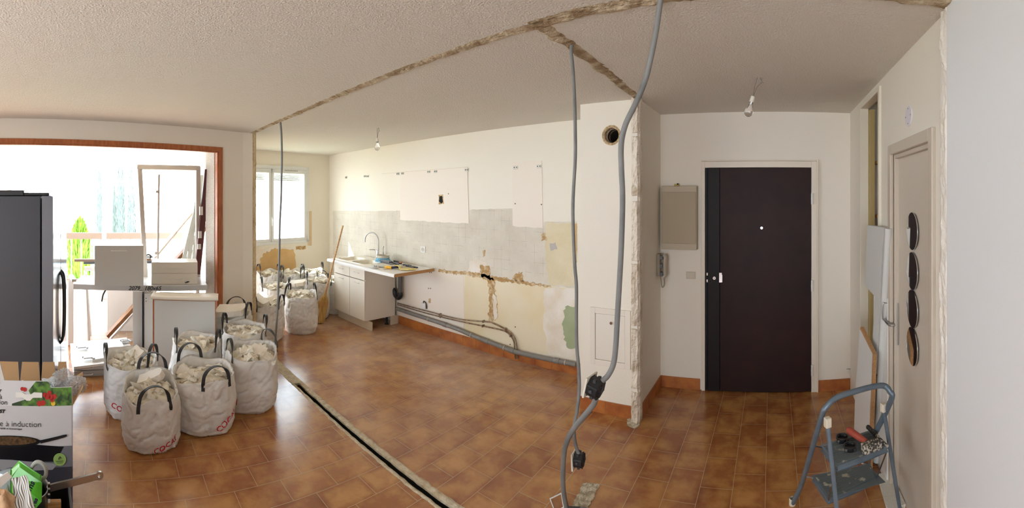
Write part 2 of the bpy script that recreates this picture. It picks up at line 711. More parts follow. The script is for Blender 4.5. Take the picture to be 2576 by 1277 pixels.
# kitchen window wall with its opening
nW = wn(WW)
win_a = onw(612, 450, WW)      # hidden end of the window
win_b = onw(772, 450, WW)
WZ0, WZ1 = 1.03, 2.28
w = MB()
e0, e1 = Vector((WW[0][0], WW[0][1] + .2)), Vector((WW[1][0], WW[1][1] - .2))
dW = (Vector(WW[1]) - Vector(WW[0])).normalized()
wa = Vector((win_a.x, win_a.y))
wb = Vector((win_b.x, win_b.y))
wa = wb + dW * 1.12
wallbox(w, e0, wb, 0, CEIL, nW)
wallbox(w, wa, e1, 0, CEIL, nW)
wallbox(w, wb, wa, 0, WZ0, nW)
wallbox(w, wb, wa, WZ1, CEIL, nW)
struct(w, 'wall_window', m_wall)
# partition between kitchen and terrace, ending in the torn stub
w = MB()
w.obox((-6.4, 1.52, 0), (.2, 0, 0), (0, 0.14, 0), (0, 0, CEIL))
w.obox((-5.1, 1.52, 0), (.36, 0, 0), (0, 0.14, 0), (0, 0, CEIL))
w.obox((-6.2, 1.52, 2.2), (1.1, 0, 0), (0, 0.14, 0), (0, 0, CEIL - 2.2))  # gap below is an unseen doorway, added to brighten the kitchen
portal((-5.65, 1.5, 1.1), (PI / 2, 0, PI), 1.1, 2.2)
struct(w, 'wall_kitchen_side', m_wall)
# living wall: piece beside the stub, header, far piece
w = MB()
nL = wn(WL)
OPY = 1.215
OPB = -2.3
OPZ = 2.30
wallbox(w, wl(1.64).xy, wl(OPY).xy, 0, CEIL, nL, 0.2)
wallbox(w, wl(OPY).xy, wl(OPB).xy, OPZ, CEIL, nL, 0.2)
wallbox(w, wl(OPB).xy, wl(BACKY - .2).xy, 0, CEIL, nL, 0.2)
struct(w, 'wall_left', m_wallsm)
# service duct, with the round vent hole in its front
VC = onw(1538, 340, WP)
VR = 0.058
dx0, dx1 = -1.55, -1.08
w = MB()
z0h, z1h, x0h, x1h = VC.z - .1, VC.z + .1, VC.x - .1, VC.x + .1
py = 3.17
for (a, b, c, d) in ((dx0, dx1, 0, z0h), (dx0, dx1, z1h, CEIL), (dx0, x0h, z0h, z1h), (x1h, dx1, z0h, z1h)):
    w.obox((a, py, c), (b - a, 0, 0), (0, 0.06, 0), (0, 0, d - c))
NS = 48
vin, vout, vbk = [], [], []
for k in range(NS):
    a = 2 * PI * k / NS
    ca, sa = math.cos(a), math.sin(a)
    r = VR * (1.12 + 0.05 * noise.noise(Vector((ca * 3, sa * 3, 1))))
    vin.append((VC.x + r * ca, py, VC.z + r * sa))
    m_ = max(abs(ca), abs(sa))
    vout.append((VC.x + .1 * ca / m_, py, VC.z + .1 * sa / m_))
    vbk.append((VC.x + VR * ca, py + 0.06, VC.z + VR * sa))
w.add(vin + vout + vbk, [(k, (k + 1) % NS, NS + (k + 1) % NS, NS + k) for k in range(NS)] +
      [(k, 2 * NS + k, 2 * NS + (k + 1) % NS, (k + 1) % NS) for k in range(NS)])
w.obox((dx0, py + .02, 0), (0.05, 0, 0), (0, 0.7, 0), (0, 0, CEIL))
struct(w, 'wall_duct', m_wall)
w = MB()
w.lathe([(VR * 1.13, -0.004), (VR * 1.42, -0.002), (VR * 1.38, 0.004), (VR * 1.05, 0.006), (VR, 0.12)], VC + Vector((0, 0, 0)), 40, Matrix.Rotation(-PI / 2, 3, 'X'))
struct(w, 'trim_8', mat('crumbled vent rim', C(206, 182, 140), 0.9, col2=C(140, 112, 78), nscale=60, bump=1, bscale=90))
w = MB()
w.lathe([(VR * 1.01, 0.06), (VR, 0.35), (0.001, 0.36)], VC, 40, Matrix.Rotation(-PI / 2, 3, 'X'))
struct(w, 'wall_vent_pipe', mat('vent pipe', C(70, 60, 50), 0.8))
# hall side of the duct
w = MB()
w.obox((-1.03, 3.12, 0), (-0.05, 0, 0), (0, 0.75, 0), (0, 0, CEIL))
struct(w, 'wall_hall_side', m_wallsm)
# torn masonry end of the removed partition beside the duct
w = MB()
x0s, x1s = -1.085, -1.015
nz, nx = 150, 6
vs = []
for i in range(nz + 1):
    z = CEIL * i / nz
    for k in range(nx + 1):
        x = x0s + (x1s - x0s) * k / nx
        d = 0.02 * noise.noise(Vector((x * 22, 0, z * 9))) + 0.012 * noise.noise(Vector((x * 70, 3, z * 30)))
        gap = 0.05 if (abs((z % 0.5) - 0.25) < 0.012 and 1 <= k <= 5) else 0
        vs.append((x + 0.006 * noise.noise(Vector((0, 5, z * 20))) * (1 if k in (0, nx) else 0), 3.105 + (0.03 if k in (0, nx) else 0) + d + gap, z))
fs = [(i * (nx + 1) + k, i * (nx + 1) + k + 1, (i + 1) * (nx + 1) + k + 1, (i + 1) * (nx + 1) + k) for i in range(nz) for k in range(nx)]
w.add(vs, fs)
w.obox((x0s, 3.14, 0), (x1s - x0s, 0, 0), (0, .06, 0), (0, 0, CEIL))
m_torn = mat('torn plaster brick', C(232, 222, 206), 0.95, col2=C(196, 178, 150), nscale=8, lo=.5, hi=.75, bump=1, bscale=40, bdist=0.015)
struct(w, 'wall_stub_duct', m_torn)
# torn end by the left wall
w = MB()
vs = []
cL = wl(1.64)
for i in range(nz + 1):
    z = CEIL * i / nz
    for k in range(nx + 1):
        y = 1.63 + 0.085 * k / nx
        d = 0.014 * noise.noise(Vector((y * 22, 7, z * 8))) + 0.01 * noise.noise(Vector((y * 70, 3, z * 30)))
        vs.append((-4.755 + (-0.02 if k in (0, nx) else 0) + d, y + 0.006 * noise.noise(Vector((3, 5, z * 14))) * (1 if k in (0, nx) else 0), z))
w.add(vs, [(i * (nx + 1) + k, i * (nx + 1) + k + 1, (i + 1) * (nx + 1) + k + 1, (i + 1) * (nx + 1) + k) for i in range(nz) for k in range(nx)])
w.obox((-4.85, 1.63, 0), (0.08, 0, 0), (0, .085, 0), (0, 0, CEIL))
struct(w, 'wall_stub_left', mat('torn ochre plaster', C(214, 196, 158), 0.95, col2=C(176, 152, 112), nscale=7, lo=.45, hi=.75, bump=1, bscale=40, bdist=0.012))
# hall door wall
DX0, DX1 = -0.603, 0.357
DT = H + (V0 - 422) / F * 3.81
w = MB()
for (a, b, c, d) in ((-1.1, DX0 - .03, 0, CEIL), (DX1 + .03, 0.95, 0, CEIL), (DX0 - .03, DX1 + .03, DT + .03, CEIL)):
    w.obox((a, 3.81, c), (b - a, 0, 0), (0, 0.2, 0), (0, 0, d - c))
w.obox((-1.1, 4.01, -.05), (2.1, 0, 0), (0, .05, 0), (0, 0, CEIL))  # unseen backing and sill slabs added to stop light leaks at the door
w.obox((-1.1, 3.8, -.06), (2.1, 0, 0), (0, .26, 0), (0, 0, .058))
struct(w, 'wall_hall', m_wallsm)
# right wall: closet opening, beige door opening
CY0, CY1 = 2.73, 3.30
BY0, BY1 = 1.80, 2.42
w = MB()
def wr(y0, y1, z0, z1):
    w.obox((0.72, y0, z0), (0.05, 0, 0), (0, y1 - y0, 0), (0, 0, z1 - z0))
wr(CY1, 3.9, 0, CEIL)
wr(CY0, CY1, 2.48, CEIL)
wr(BY1, CY0, 0, CEIL)
wr(BY0, BY1, 2.03, CEIL)
wr(1.66, BY0, 0, CEIL)
struct(w, 'wall_right', m_wallsm)
w = MB()
w.obox((0.70, BACKY - .1, 0), (0.14, 0, 0), (0, 1.58 - BACKY + .1, 0), (0, 0, CEIL))
struct(w, 'wall_right_living', mat('pale grey-white paint', C(228, 229, 230), 0.6, bump=0.05, bscale=30))
# torn strip between the two
w = MB()
vs = []
for i in range(nz + 1):
    z = CEIL * i / nz
    for k in range(nx + 1):
        y = 1.575 + 0.09 * k / nx
        d = 0.012 * noise.noise(Vector((y * 25, 17, z * 6))) + 0.006 * noise.noise(Vector((y * 70, 13, z * 30)))
        e = 0.0 if k in (0, nx) else -0.006
        vs.append((0.706 + e + d * (0.3 if k in (0, nx) else 1), y + 0.008 * noise.noise(Vector((3, 15, z * 9))) * (1 if k in (0, nx) else 0), z))
w.add(vs, [(i * (nx + 1) + k, (i + 1) * (nx + 1) + k, (i + 1) * (nx + 1) + k + 1, i * (nx + 1) + k + 1) for i in range(nz) for k in range(nx)])
w.obox((0.715, 1.56, 0), (0.1, 0, 0), (0, .12, 0), (0, 0, CEIL))
struct(w, 'wall_stub_right', mat('torn white plaster', C(232, 226, 216), 0.95, col2=C(214, 202, 184), nscale=6, lo=.5, hi=.8, bump=.8, bscale=30, bdist=0.01))
# wall behind the viewer, with an unseen window opening added for fill light
w = MB()
def wb_(x0, x1, z0, z1):
    w.obox((x0, BACKY, z0), (x1 - x0, 0, 0), (0, -0.2, 0), (0, 0, z1 - z0))
wb_(-4.2, -1.5, 0, CEIL)
wb_(0.3, 0.9, 0, CEIL)
wb_(-1.5, 0.3, 0, 0.5)
wb_(-1.5, 0.3, 2.2, CEIL)
struct(w, 'wall_front', m_wallsm)
portal((-0.6, BACKY - .05, 1.35), (PI / 2, 0, 0), 1.8, 1.7)
pl_ = (wl(OPY) + wl(OPB)) / 2
portal((pl_.x - .05, pl_.y, OPZ / 2), (PI / 2, 0, math.atan2(nL.y, nL.x) - PI / 2 + PI), 3.7, OPZ)
portal(((wa.x + wb.x) / 2 - .1, (wa.y + wb.y) / 2, (WZ0 + WZ1) / 2), (PI / 2, 0, math.atan2(nW.y, nW.x) - PI / 2 + PI), 1.12, WZ1 - WZ0)

# skirting tiles
def skirt(name, p, q, n, h=0.10, th=0.012, step=0.2, z0=0.0):
    p, q = Vector((p[0], p[1], z0)), Vector((q[0], q[1], z0))
    L = (q - p).length
    d = (q - p).normalized()
    mb = MB()
    k = max(1, round(L / step))
    for i in range(k):
        a = p + d * (L * i / k + 0.0012)
        mb.obox(a, d * (L / k - 0.0024), n * th, (0, 0, h))
    mb.obox(p, d * L, n * (th - .003), (0, 0, h - .003))
    return struct(mb, name, m_skirt)


kx0 = onw(990, 800, WK)
skirt('baseboard_back', (-1.55, 3.76), (-4.6, 3.76), wn(WK), 0.115)
skirt('baseboard_duct', (-1.55, 3.17), (-1.085, 3.17), Vector((0, -1, 0)), 0.10)
skirt('baseboard_hall_side', (-1.03, 3.17), (-1.03, 3.8), Vector((1, 0, 0)), 0.10)
skirt('baseboard_hall', (-1.03, 3.81), (DX0 - .05, 3.81), Vector((0, -1, 0)), 0.10)
skirt('baseboard_hall_right', (DX1 + .07, 3.81), (0.72, 3.81), Vector((0, -1, 0)), 0.10)

# ------------------------------------------------------------------ marks left on the kitchen walls
PN = [10]


def patch(uv, wall, m, t=0.003, amp=0.006, step=0.03, seed=None, name=None):
    PN[0] += 1
    pts = [onw(u, v, wall, 0.0005) for u, v in uv]
    if amp:
        pts = rag(pts, amp, step, seed or PN[0])
    mb = MB()
    mb.prism(pts, wn(wall) * t)
    return struct(mb, name or 'trim_%d' % PN[0], m)


m_adh = bpy.data.materials.new('tile adhesive remains')
m_adh.use_nodes = True
nt = m_adh.node_tree
_b = nt.nodes['Principled BSDF']
_tc = nt.nodes.new('ShaderNodeTexCoord')
_mp = nt.nodes.new('ShaderNodeMapping')
_mp.inputs['Rotation'].default_value = (PI / 2, 0, 0)
nt.links.new(_tc.outputs['Object'], _mp.inputs[0])
_br = nt.nodes.new('ShaderNodeTexBrick')
_br.offset = 0.0
_br.inputs['Scale'].default_value = 1
_br.inputs['Brick Width'].default_value = 0.108
_br.inputs['Row Height'].default_value = 0.108
_br.inputs['Mortar Size'].default_value = 0.0016
_br.inputs['Mortar Smooth'].default_value = 0.2
nt.links.new(_mp.outputs[0], _br.inputs[0])
_nz = nt.nodes.new('ShaderNodeTexNoise')
_nz.inputs['Scale'].default_value = 5
_nz.inputs['Detail'].default_value = 6
nt.links.new(_tc.outputs['Object'], _nz.inputs[0])
_rp = nt.nodes.new('ShaderNodeValToRGB')
_rp.color_ramp.elements[0].position = .35
_rp.color_ramp.elements[1].position = .68
_rp.color_ramp.elements[0].color = C(216, 208, 192)
_rp.color_ramp.elements[1].color = C(228, 221, 206)
nt.links.new(_nz.outputs['Fac'], _rp.inputs[0])
_n2 = nt.nodes.new('ShaderNodeTexNoise')
_n2.inputs['Scale'].default_value = 9
nt.links.new(_tc.outputs['Object'], _n2.inputs[0])
_mr = nt.nodes.new('ShaderNodeMapRange')
_mr.inputs[1].default_value = .45
_mr.inputs[2].default_value = .6
_mr.inputs[4].default_value = .55
nt.links.new(_n2.outputs['Fac'], _mr.inputs[0])
_ml = nt.nodes.new('ShaderNodeMath')
_ml.operation = 'MULTIPLY'
nt.links.new(_br.outputs['Fac'], _ml.inputs[0])
nt.links.new(_mr.outputs[0], _ml.inputs[1])
_mx = nt.nodes.new('ShaderNodeMix')
_mx.data_type = 'RGBA'
nt.links.new(_ml.outputs[0], _mx.inputs[0])
nt.links.new(_rp.outputs[0], _mx.inputs[6])
_mx.inputs[7].default_value = C(150, 140, 124)
nt.links.new(_mx.outputs[2], _b.inputs['Base Color'])
_b.inputs['Roughness'].default_value = .85
_wv = nt.nodes.new('ShaderNodeTexWave')
_wv.inputs['Scale'].default_value = 60
_wv.inputs['Distortion'].default_value = 8
_wv.inputs['Detail Scale'].default_value = .6
_wv.bands_direction = 'Z'
nt.links.new(_tc.outputs['Object'], _wv.inputs[0])
_ad = nt.nodes.new('ShaderNodeMath')
_ad.operation = 'MULTIPLY_ADD'
_ad.inputs[1].default_value = .35
nt.links.new(_wv.outputs['Fac'], _ad.inputs[0])
nt.links.new(_nz.outputs['Fac'], _ad.inputs[2])
_bp = nt.nodes.new('ShaderNodeBump')
_bp.inputs['Strength'].default_value = .6
_bp.inputs['Distance'].default_value = .006
nt.links.new(_ad.outputs[0], _bp.inputs['Height'])
nt.links.new(_bp.outputs[0], _b.inputs['Normal'])

m_ochre = mat('ochre bare plaster', C(206, 168, 112), 0.9, col2=C(216, 182, 130), nscale=4)
m_brown = mat('brown broken render', C(178, 142, 92), 0.95, col2=C(216, 196, 160), nscale=26, lo=.42, hi=.66, bump=1, bscale=60, bdist=0.01)
m_yel = mat('yellowed paint', C(226, 210, 172), 0.7, col2=C(232, 222, 198), nscale=2.2)
m_pink = mat('faded pink-white paint', C(234, 224, 210), 0.6, bump=.1)
m_fill = mat('white filler', C(236, 230, 220), 0.8, col2=C(224, 212, 192), nscale=5, bump=.3)
m_green = mat('green board', C(158, 170, 132), 0.8, col2=C(168, 178, 144), nscale=7)
m_beigew = mat('beige adhesive', C(218, 206, 172), 0.85, col2=C(226, 214, 186), nscale=6, bump=.6, bscale=40)

patch([(838, 530), (1005, 530), (1007, 553), (1180, 562), (1182, 527), (1290, 523), (1291, 569), (1366, 574), (1368, 557), (1449, 556), (1449, 724), (1330, 712), (1240, 697), (1180, 687), (1100, 676), (960, 655), (838, 640)], WK, m_adh, 0.003, 0.006, 0.05)
patch([(1372, 560), (1449, 560), (1449, 720), (1380, 714), (1372, 640)], WK, m_beigew, 0.0042, 0.012, 0.04)
patch([(1007, 432), (1176, 420), (1180, 561), (1007, 552)], WK, m_pink, 0.0035, 0)
patch([(1289, 407), (1363, 404), (1366, 573), (1290, 568)], WK, m_pink, 0.0035, 0)
patch([(1000, 672), (1100, 680), (1165, 690), (1168, 800), (1165, 852), (1000, 800)], WK, m_pink, 0.002, 0.002, .2)
patch([(1168, 692), (1240, 702), (1340, 716), (1449, 726), (1449, 902), (1300, 876), (1168, 850)], WK, m_yel, 0.002, 0.002, .2)
patch([(1372, 724), (1449, 728), (1449, 902), (1380, 890), (1366, 800)], WK, m_fill, 0.0035, 0.02, .05)
patch([(1422, 768), (1449, 770), (1449, 876), (1424, 872), (1416, 815)], WK, m_green, 0.0055, 0.016, .025)
patch([(1104, 677), (1180, 683), (1235, 692), (1300, 704), (1386, 716), (1386, 722), (1300, 712), (1230, 703), (1180, 693), (1104, 683)], WK, m_brown, 0.006, 0.012, .02)
patch([(1229, 700), (1243, 700), (1247, 745), (1252, 775), (1247, 808), (1228, 806), (1231, 760)], WK, m_brown, 0.006, 0.016, .02)
patch([(1180, 657), (1205, 655), (1228, 660), (1232, 700), (1215, 697), (1180, 688)], WK, m_fill, 0.0045, 0.016, .03)
patch([(1241, 740), (1250, 745), (1252, 800), (1244, 806)], WK, m_fill, 0.007, 0.01, .03)
patch([(1208, 668), (1233, 668), (1236, 700), (1212, 696)], WK, m_brown, 0.006, 0.014, .02)
patch([(1296, 690), (1314, 683), (1318, 706), (1290, 703)], WK, m_brown, 0.006, 0.012, .02)
patch([(1362, 590), (1372, 586), (1376, 604), (1364, 606)], WK, m_brown, 0.0065, 0.01, .02)
patch([(1384, 612), (1398, 610), (1402, 626), (1386, 630)], WK, mat('grey filler', C(186, 180, 176), .8), 0.007, 0.006, .02)
patch([(1215, 630), (1221, 628), (1221, 644), (1216, 646)], WK, m_brown, 0.0045, 0.006, .02)
patch([(1447, 562), (1451, 562), (1451, 660), (1447, 655)], WK, m_ochre, 0.008, 0.004, .03)
patch([(1106, 494), (1113, 492), (1115, 508), (1110, 512), (1105, 506)], WK, m_dark, 0.0045, 0.004, .01)
patch([(1104, 490), (1115, 488), (1117, 512), (1104, 514)], WK, m_brown, 0.004, 0.004, .01)
patch([(1078, 750), (1084, 750), (1084, 762), (1079, 762)], WK, m_brown, 0.004, 0.004, .01)
# dowel holes
hb = MB()
for u, v in ((1128, 487), (1296, 512), (1362, 514), (1081, 685), (1085, 685), (1078, 725), (1083, 725), (1296, 822), (1283, 866)):
    p = onw(u, v, WK, 0.004)
    hb.lathe([(0.008, -0.002), (0.007, 0.001), (0.0005, 0.0012)], p, 10, Matrix.Rotation(PI / 2, 3, 'X'))
struct(hb, 'trim_40', mat('dowel holes', C(96, 74, 52), .9))
lb = MB()
a, b = onw(960, 437, WK, .004), onw(1176, 420, WK, .004)
lb.tube([a, b], 0.0012, 5)
a2, b2 = onw(1176, 420, WK, .004), onw(1180, 561, WK, .004)
lb.tube([a2, b2], 0.0012, 5)
struct(lb, 'trim_41', mat('pencil line', C(190, 170, 140), .9))
# window wall
patch([(775, 531), (817, 530), (818, 617), (772, 617)], WW, m_pink, 0.003, 0.004, .05)
patch([(776, 531), (815, 530), (816, 617), (774, 617)], WW, mat('sand adhesive', C(224, 202, 170), .85, col2=C(214, 190, 156), nscale=6, bump=.5), 0.0045, 0.006, .05)
patch([(648, 640), (670, 626), (738, 624), (743, 640), (744, 720), (640, 720)], WW, m_ochre, 0.003, 0.02, .05)
patch([(625, 622), (770, 619), (770, 625), (735, 626), (690, 624), (660, 640), (648, 672), (625, 672)], WW, m_fill, 0.006, 0.02, .03)
patch([(744, 620), (768, 618), (768, 626), (744, 627)], WW, m_brown, 0.008, 0.008, .02)
# ------------------------------------------------------------------ doors, window, openings
EY = Vector((0, -1, 0))
# entrance door
m_door = mat('dark brown door', C(44, 22, 17), 0.5, col2=C(36, 18, 14), nscale=3, spec=.2)
m_door2 = mat('black-brown lock stile', C(28, 21, 19), 0.5, spec=.2)
d = thing('door_1', 'dark brown flush entrance door with a peephole, closed in its white frame', 'door', (DX0, 3.81, 0), kind='structure')
mb = MB()
mb.obox((DX0 + .135, 3.79, 0.01), (DX1 - DX0 - .135, 0, 0), (0, .045, 0), (0, 0, DT - .01))
mb.build('leaf', m_door, d, bevel=.002)
mb = MB()
mb.obox((DX0 + .025, 3.783, 0.01), (.108, 0, 0), (0, .05, 0), (0, 0, DT - .01))
mb.obox((DX0, 3.795, 0.01), (.022, 0, 0), (0, .04, 0), (0, 0, DT - .01))
mb.build('lock_stile', m_door2, d, bevel=.002, label='black lock stile of the door')
mb = MB()
mb.obox((DX0 - .035, 3.79, 0), (.032, 0, 0), (0, .1, 0), (0, 0, DT + .06))
mb.obox((DX1 + .003, 3.79, 0), (.05, 0, 0), (0, .1, 0), (0, 0, DT + .06))
mb.obox((DX0 - .003, 3.79, DT + .003), (DX1 - DX0 + .006, 0, 0), (0, .1, 0), (0, 0, .057))
mb.obox((DX1 + .053, 3.78, 0), (.012, 0, 0), (0, .03, 0), (0, 0, DT + .075))
mb.obox((DX0 - .035, 3.78, DT + .061), (DX1 - DX0 + .088, 0, 0), (0, .03, 0), (0, 0, .012))
mb.build('frame', mat('cream door frame paint', C(224, 214, 198), .45), d, bevel=.002)
p = onw(1916, 573, WD, .02)
mb = MB()
mb.cyl((p.x, 3.795, p.z), (p.x, 3.783, p.z), .011)
mb.cyl((p.x, 3.784, p.z), (p.x, 3.780, p.z), .007)
mb.build('peephole', m_chrome, d, smooth=True)
p = onw(1797, 699, WD, .03)
mb = MB()
mb.cyl((p.x, 3.79, p.z), (p.x, 3.775, p.z), .014)
mb.build('lock', m_chrome, d, smooth=True)
mb = MB()
mb.cyl((p.x, 3.776, p.z), (p.x, 3.772, p.z), .005)
mb.build('keyhole', m_black, d)
p = onw(1813, 698, WD, .03)
mb = MB()
mb.obox((p.x - .016, 3.78, p.z - .045), (.028, 0, 0), (0, .01, 0), (0, 0, .09))
mb.obox((p.x + .008, 3.765, p.z - .04), (.01, 0, 0), (0, .02, 0), (0, 0, .07))
mb.build('pull_plate', m_chrome, d, bevel=.002)
for v in (689, 706):
    p = onw(1779, v, WD, .02)
    mb = MB()
    mb.obox((p.x - .006, 3.787, p.z - .012), (.012, 0, 0), (0, .01, 0), (0, 0, .024))
    mb.build('bolt', m_chrome, d)
for v in (500, 718, 930):
    p = onw(2041, v, WD, .02)
    mb = MB()
    mb.cyl((p.x + .006, 3.778, p.z - .05), (p.x + .006, 3.778, p.z + .05), .011, 12)
    mb.cyl((p.x + .006, 3.778, p.z - .003), (p.x + .006, 3.778, p.z + .003), .0125, 12)
    mb.build('hinge', m_white, d, smooth=True)
# beige bathroom door with four oval mirrors
m_mirror = mat('mirror', C(225, 225, 222), 0.03, 1.0)
d = thing('door_2', 'beige interior door with a column of oval mirrors and a lever handle', 'door', (0.72, BY0, 0), kind='structure')
bu0, bu1 = 2257, 2352
mb = MB()
mb.obox((0.745, BY0 + .0, 0.01), (.04, 0, 0), (0, BY1 - BY0 - .0, 0), (0, 0, 2.0))
mb.build('leaf', mat('beige door paint', C(204, 193, 178), 0.38), d, bevel=.002)
mb = MB()
for (a, b, c, e) in ((BY0 - .05, BY0, 0, 2.07), (BY1, BY1 + .055, 0, 2.07), (BY0, BY1, 2.01, 2.07)):
    mb.obox((.700, a, c), (.1, 0, 0), (0, b - a, 0), (0, 0, e - c))
for (a, b, c, e) in ((BY0, BY0 + .012, 0, 2.01), (BY1 - .03, BY1, 0, 2.01), (BY0 + .012, BY1 - .03, 1.985, 2.01)):
    mb.obox((.722, a, c), (.03, 0, 0), (0, b - a, 0), (0, 0, e - c))
mb.build('frame', m_beige, d, bevel=.004)
for v in (581, 681, 776, 870):
    p = onw(2298, v, WR, -.025)
    mb = MB()
    hh = 47 / F * math.hypot(p.x, p.y)
    M_ = Matrix(((0, 0, -1), (1, 0, 0), (0, 1, 0)))
    pr = []
    ov = [(math.cos(2 * PI * k / 48), math.sin(2 * PI * k / 48)) for k in range(48)]
    pts = [Vector((0.739 + c * .0046, p.y + c * .098, p.z + s * hh)) for c, s in ov]
    mb.prism(pts, (-.004, .0003, 0))
    mb.build('oval_mirror', m_mirror, d, bevel=.001)
p = onw(2254, 812, WR, -.02)
mb = MB()
mb.obox((0.736, p.y - .045, p.z - .12), (.009, 0, 0), (0, .035, 0), (0, 0, .25))
mb.build('handle_plate', m_steel, d, bevel=.003)
mb = MB()
mb.tube(smoothpath([(.74, p.y - .028, p.z), (.70, p.y - .028, p.z), (.69, p.y + 0.0, p.z + .001), (.69, p.y + .085, p.z + .004)], 6), .009, 10)
mb.build('lever', m_steel, d, smooth=True)
# closet
d = thing('door_3', 'tall open closet doorway with a cream frame and pine shelves inside', 'closet', (0.72, CY0, 0), kind='structure')
mb = MB()
for (a, b, c, e) in ((CY0 - .03, CY0 + .01, 0, 2.5), (CY1 - .01, CY1 + .05, 0, 2.5), (CY0 + .01, CY1 - .01, 2.47, 2.5)):
    mb.obox((.705, a, c), (.068, 0, 0), (0, b - a, 0), (0, 0, e - c))
mb.build('frame', mat('cream gloss', C(226, 218, 200), .4), d, bevel=.003)
mb = MB()
cx = 1.35
mb.obox((.772, CY0 - .25, 0), (cx - .772, 0, 0), (0, -.04, 0), (0, 0, CEIL))
mb.obox((.772, CY1 + .08, 0), (cx - .772, 0, 0), (0, .04, 0), (0, 0, CEIL))
mb.obox((cx, CY0 - .29, 0), (.04, 0, 0), (0, CY1 - CY0 + .41, 0), (0, 0, CEIL))
mb.obox((.76, CY0 - .29, -.001), (cx - .72, 0, 0), (0, CY1 - CY0 + .41, 0), (0, 0, -.04))
struct(mb, 'wall_closet', m_wall)
mb = MB()
mb.obox((0.775, CY1 - .05, 0), (.04, 0, 0), (0, .06, 0), (0, 0, 2.46))
mb.build('inner_post', mat('ochre post', C(190, 168, 112), .6), d)
for z in (2.03, 1.60, 1.1, .6):
    mb = MB()
    mb.obox((.83, CY0 - .24, z), (cx - .84, 0, 0), (0, CY1 - CY0 + .30, 0), (0, 0, .022))
    s_ = tag(mb.build('closet_shelf', m_wood), 'pine shelf board across the open closet, %s' % {2.03: 'uppermost of the shelves', 1.60: 'at eye level just above the leaning worktop', 1.1: 'behind the cutout of the leaning worktop', .6: 'lowest, behind the leaning panels'}[z], 'shelf', 'pine shelves in the closet')
# kitchen window
d = thing('window_1', 'white double casement kitchen window with roller shutter box above rubble bags', 'window', (wb.x, wb.y, WZ0), kind='structure')
m_wfr = mat('window white paint', C(224, 226, 224), 0.4)


def wbar(mb, a, b, z0, z1, o0=-.06, o1=.015):
    """bar of the window between distances a and b from its far jamb"""
    p = wb + dW * a
    n2 = Vector((nW.x, nW.y))
    q = p + n2 * o0
    mb.obox((q.x, q.y, z0), (dW * (b - a)).to_3d(), (n2 * (o1 - o0)).to_3d(), (0, 0, z1 - z0))


mb = MB()
WWD = 1.12
for (a, b, z0, z1) in ((-.03, .03, WZ0 - .02, WZ1 + .02), (WWD - .03, WWD + .03, WZ0 - .02, WZ1 + .02), (-.03, WWD + .03, WZ0 - .02, WZ0 + .03), (-.03, WWD + .03, WZ1 - .03, WZ1 + .03)):
    wbar(mb, a, b, z0, z1, -.08, .02)
mb.build('frame', m_wfr, d, bevel=.004)
mid = (wb - Vector(onw(681, 450, WW).xy)).length
for (a, b) in ((.03, mid), (mid + .005, WWD - .03)):
    mb = MB()
    t = .045
    for (c, e, z0, z1) in ((a, a + t, WZ0 + .03, WZ1 - .03), (b - t, b, WZ0 + .03, WZ1 - .03), (a, b, WZ0 + .03, WZ0 + .03 + t), (a, b, WZ1 - .03 - t - .02, WZ1 - .03)):
        wbar(mb, c, e, z0, z1, -.045, .03)
    sa = mb.build('casement', m_wfr, d, bevel=.004)
    mb = MB()
    wbar(mb, a + t, b - t, WZ0 + .07, WZ1 - .08, -.015, -.011)
    mb.build('pane', m_glass, sa)
    mb = MB()
    for k in range(5):
        wbar(mb, a + t, b - t, WZ1 - .21 + k * .025, WZ1 - .19 + k * .025, -.10, -.09)
    mb.build('shutter_slats', mat('shutter cream', C(214, 214, 204), .6), sa)
for v in (465, 540, 600):
    mb = MB()
    z = H + (V0 - v) / F * 6.9
    p = wb + Vector((nW.x, nW.y)) * .03 + dW * -.0
    mb.cyl((p.x, p.y, z - .04), (p.x, p.y, z + .04), .011)
    mb.build('hinge', m_wfr, d)
mb = MB()
p = wb + dW * (mid + .0) + Vector((nW.x, nW.y)) * .05
zz = H + (V0 - 555) / F * 6.75
mb.tube(smoothpath([(p.x - .02, p.y, zz + .05), (p.x, p.y, zz + .03), (p.x + .02, p.y, zz), (p.x + .015, p.y, zz - .09)], 5), .011, 8)
mb.build('window_handle', m_wfr, d, smooth=True)
mb = MB()
for k in range(9):
    wbar(mb, .22 + k * .03, .235 + k * .03, WZ1 - .052, WZ1 - .042, .031, .033)
mb.build('air_vent', m_black, d)
# casing of the terrace opening
mb = MB()
def casing(y0, y1, z0, z1, t=.016, wth=None):
    p, q = wl(y0, z0), wl(y1, z0)
    mb.obox(p, q - p, nL * t, (0, 0, z1 - z0))
casing(OPY + .045, OPY - .008, 0, OPZ + .0)
casing(OPY + .045, OPB, OPZ - .006, OPZ + .042)
p, q = wl(OPY, 0), wl(OPY - .022, 0)
mb.obox(p + nL * .01, q - p, -nL * .05, (0, 0, OPZ))
p, q = wl(OPY, OPZ), wl(OPB, OPZ)
mb.obox(p + nL * .01, q - p, -nL * .05, (0, 0, -.02))
struct(mb, 'window_2', m_wood2)
# rough rendered jamb beyond the casing
mb = MB()
p = wl(OPY, 0)
mb.obox(p - nL * .04 + Vector((0, -.03, 0)), -nL * .20, (0, .04, 0), (0, 0, OPZ))
struct(mb, 'trim_50', mat('roughcast', C(206, 196, 184), .95, col2=C(176, 166, 156), nscale=120, bump=1, bscale=150, bdist=.01))

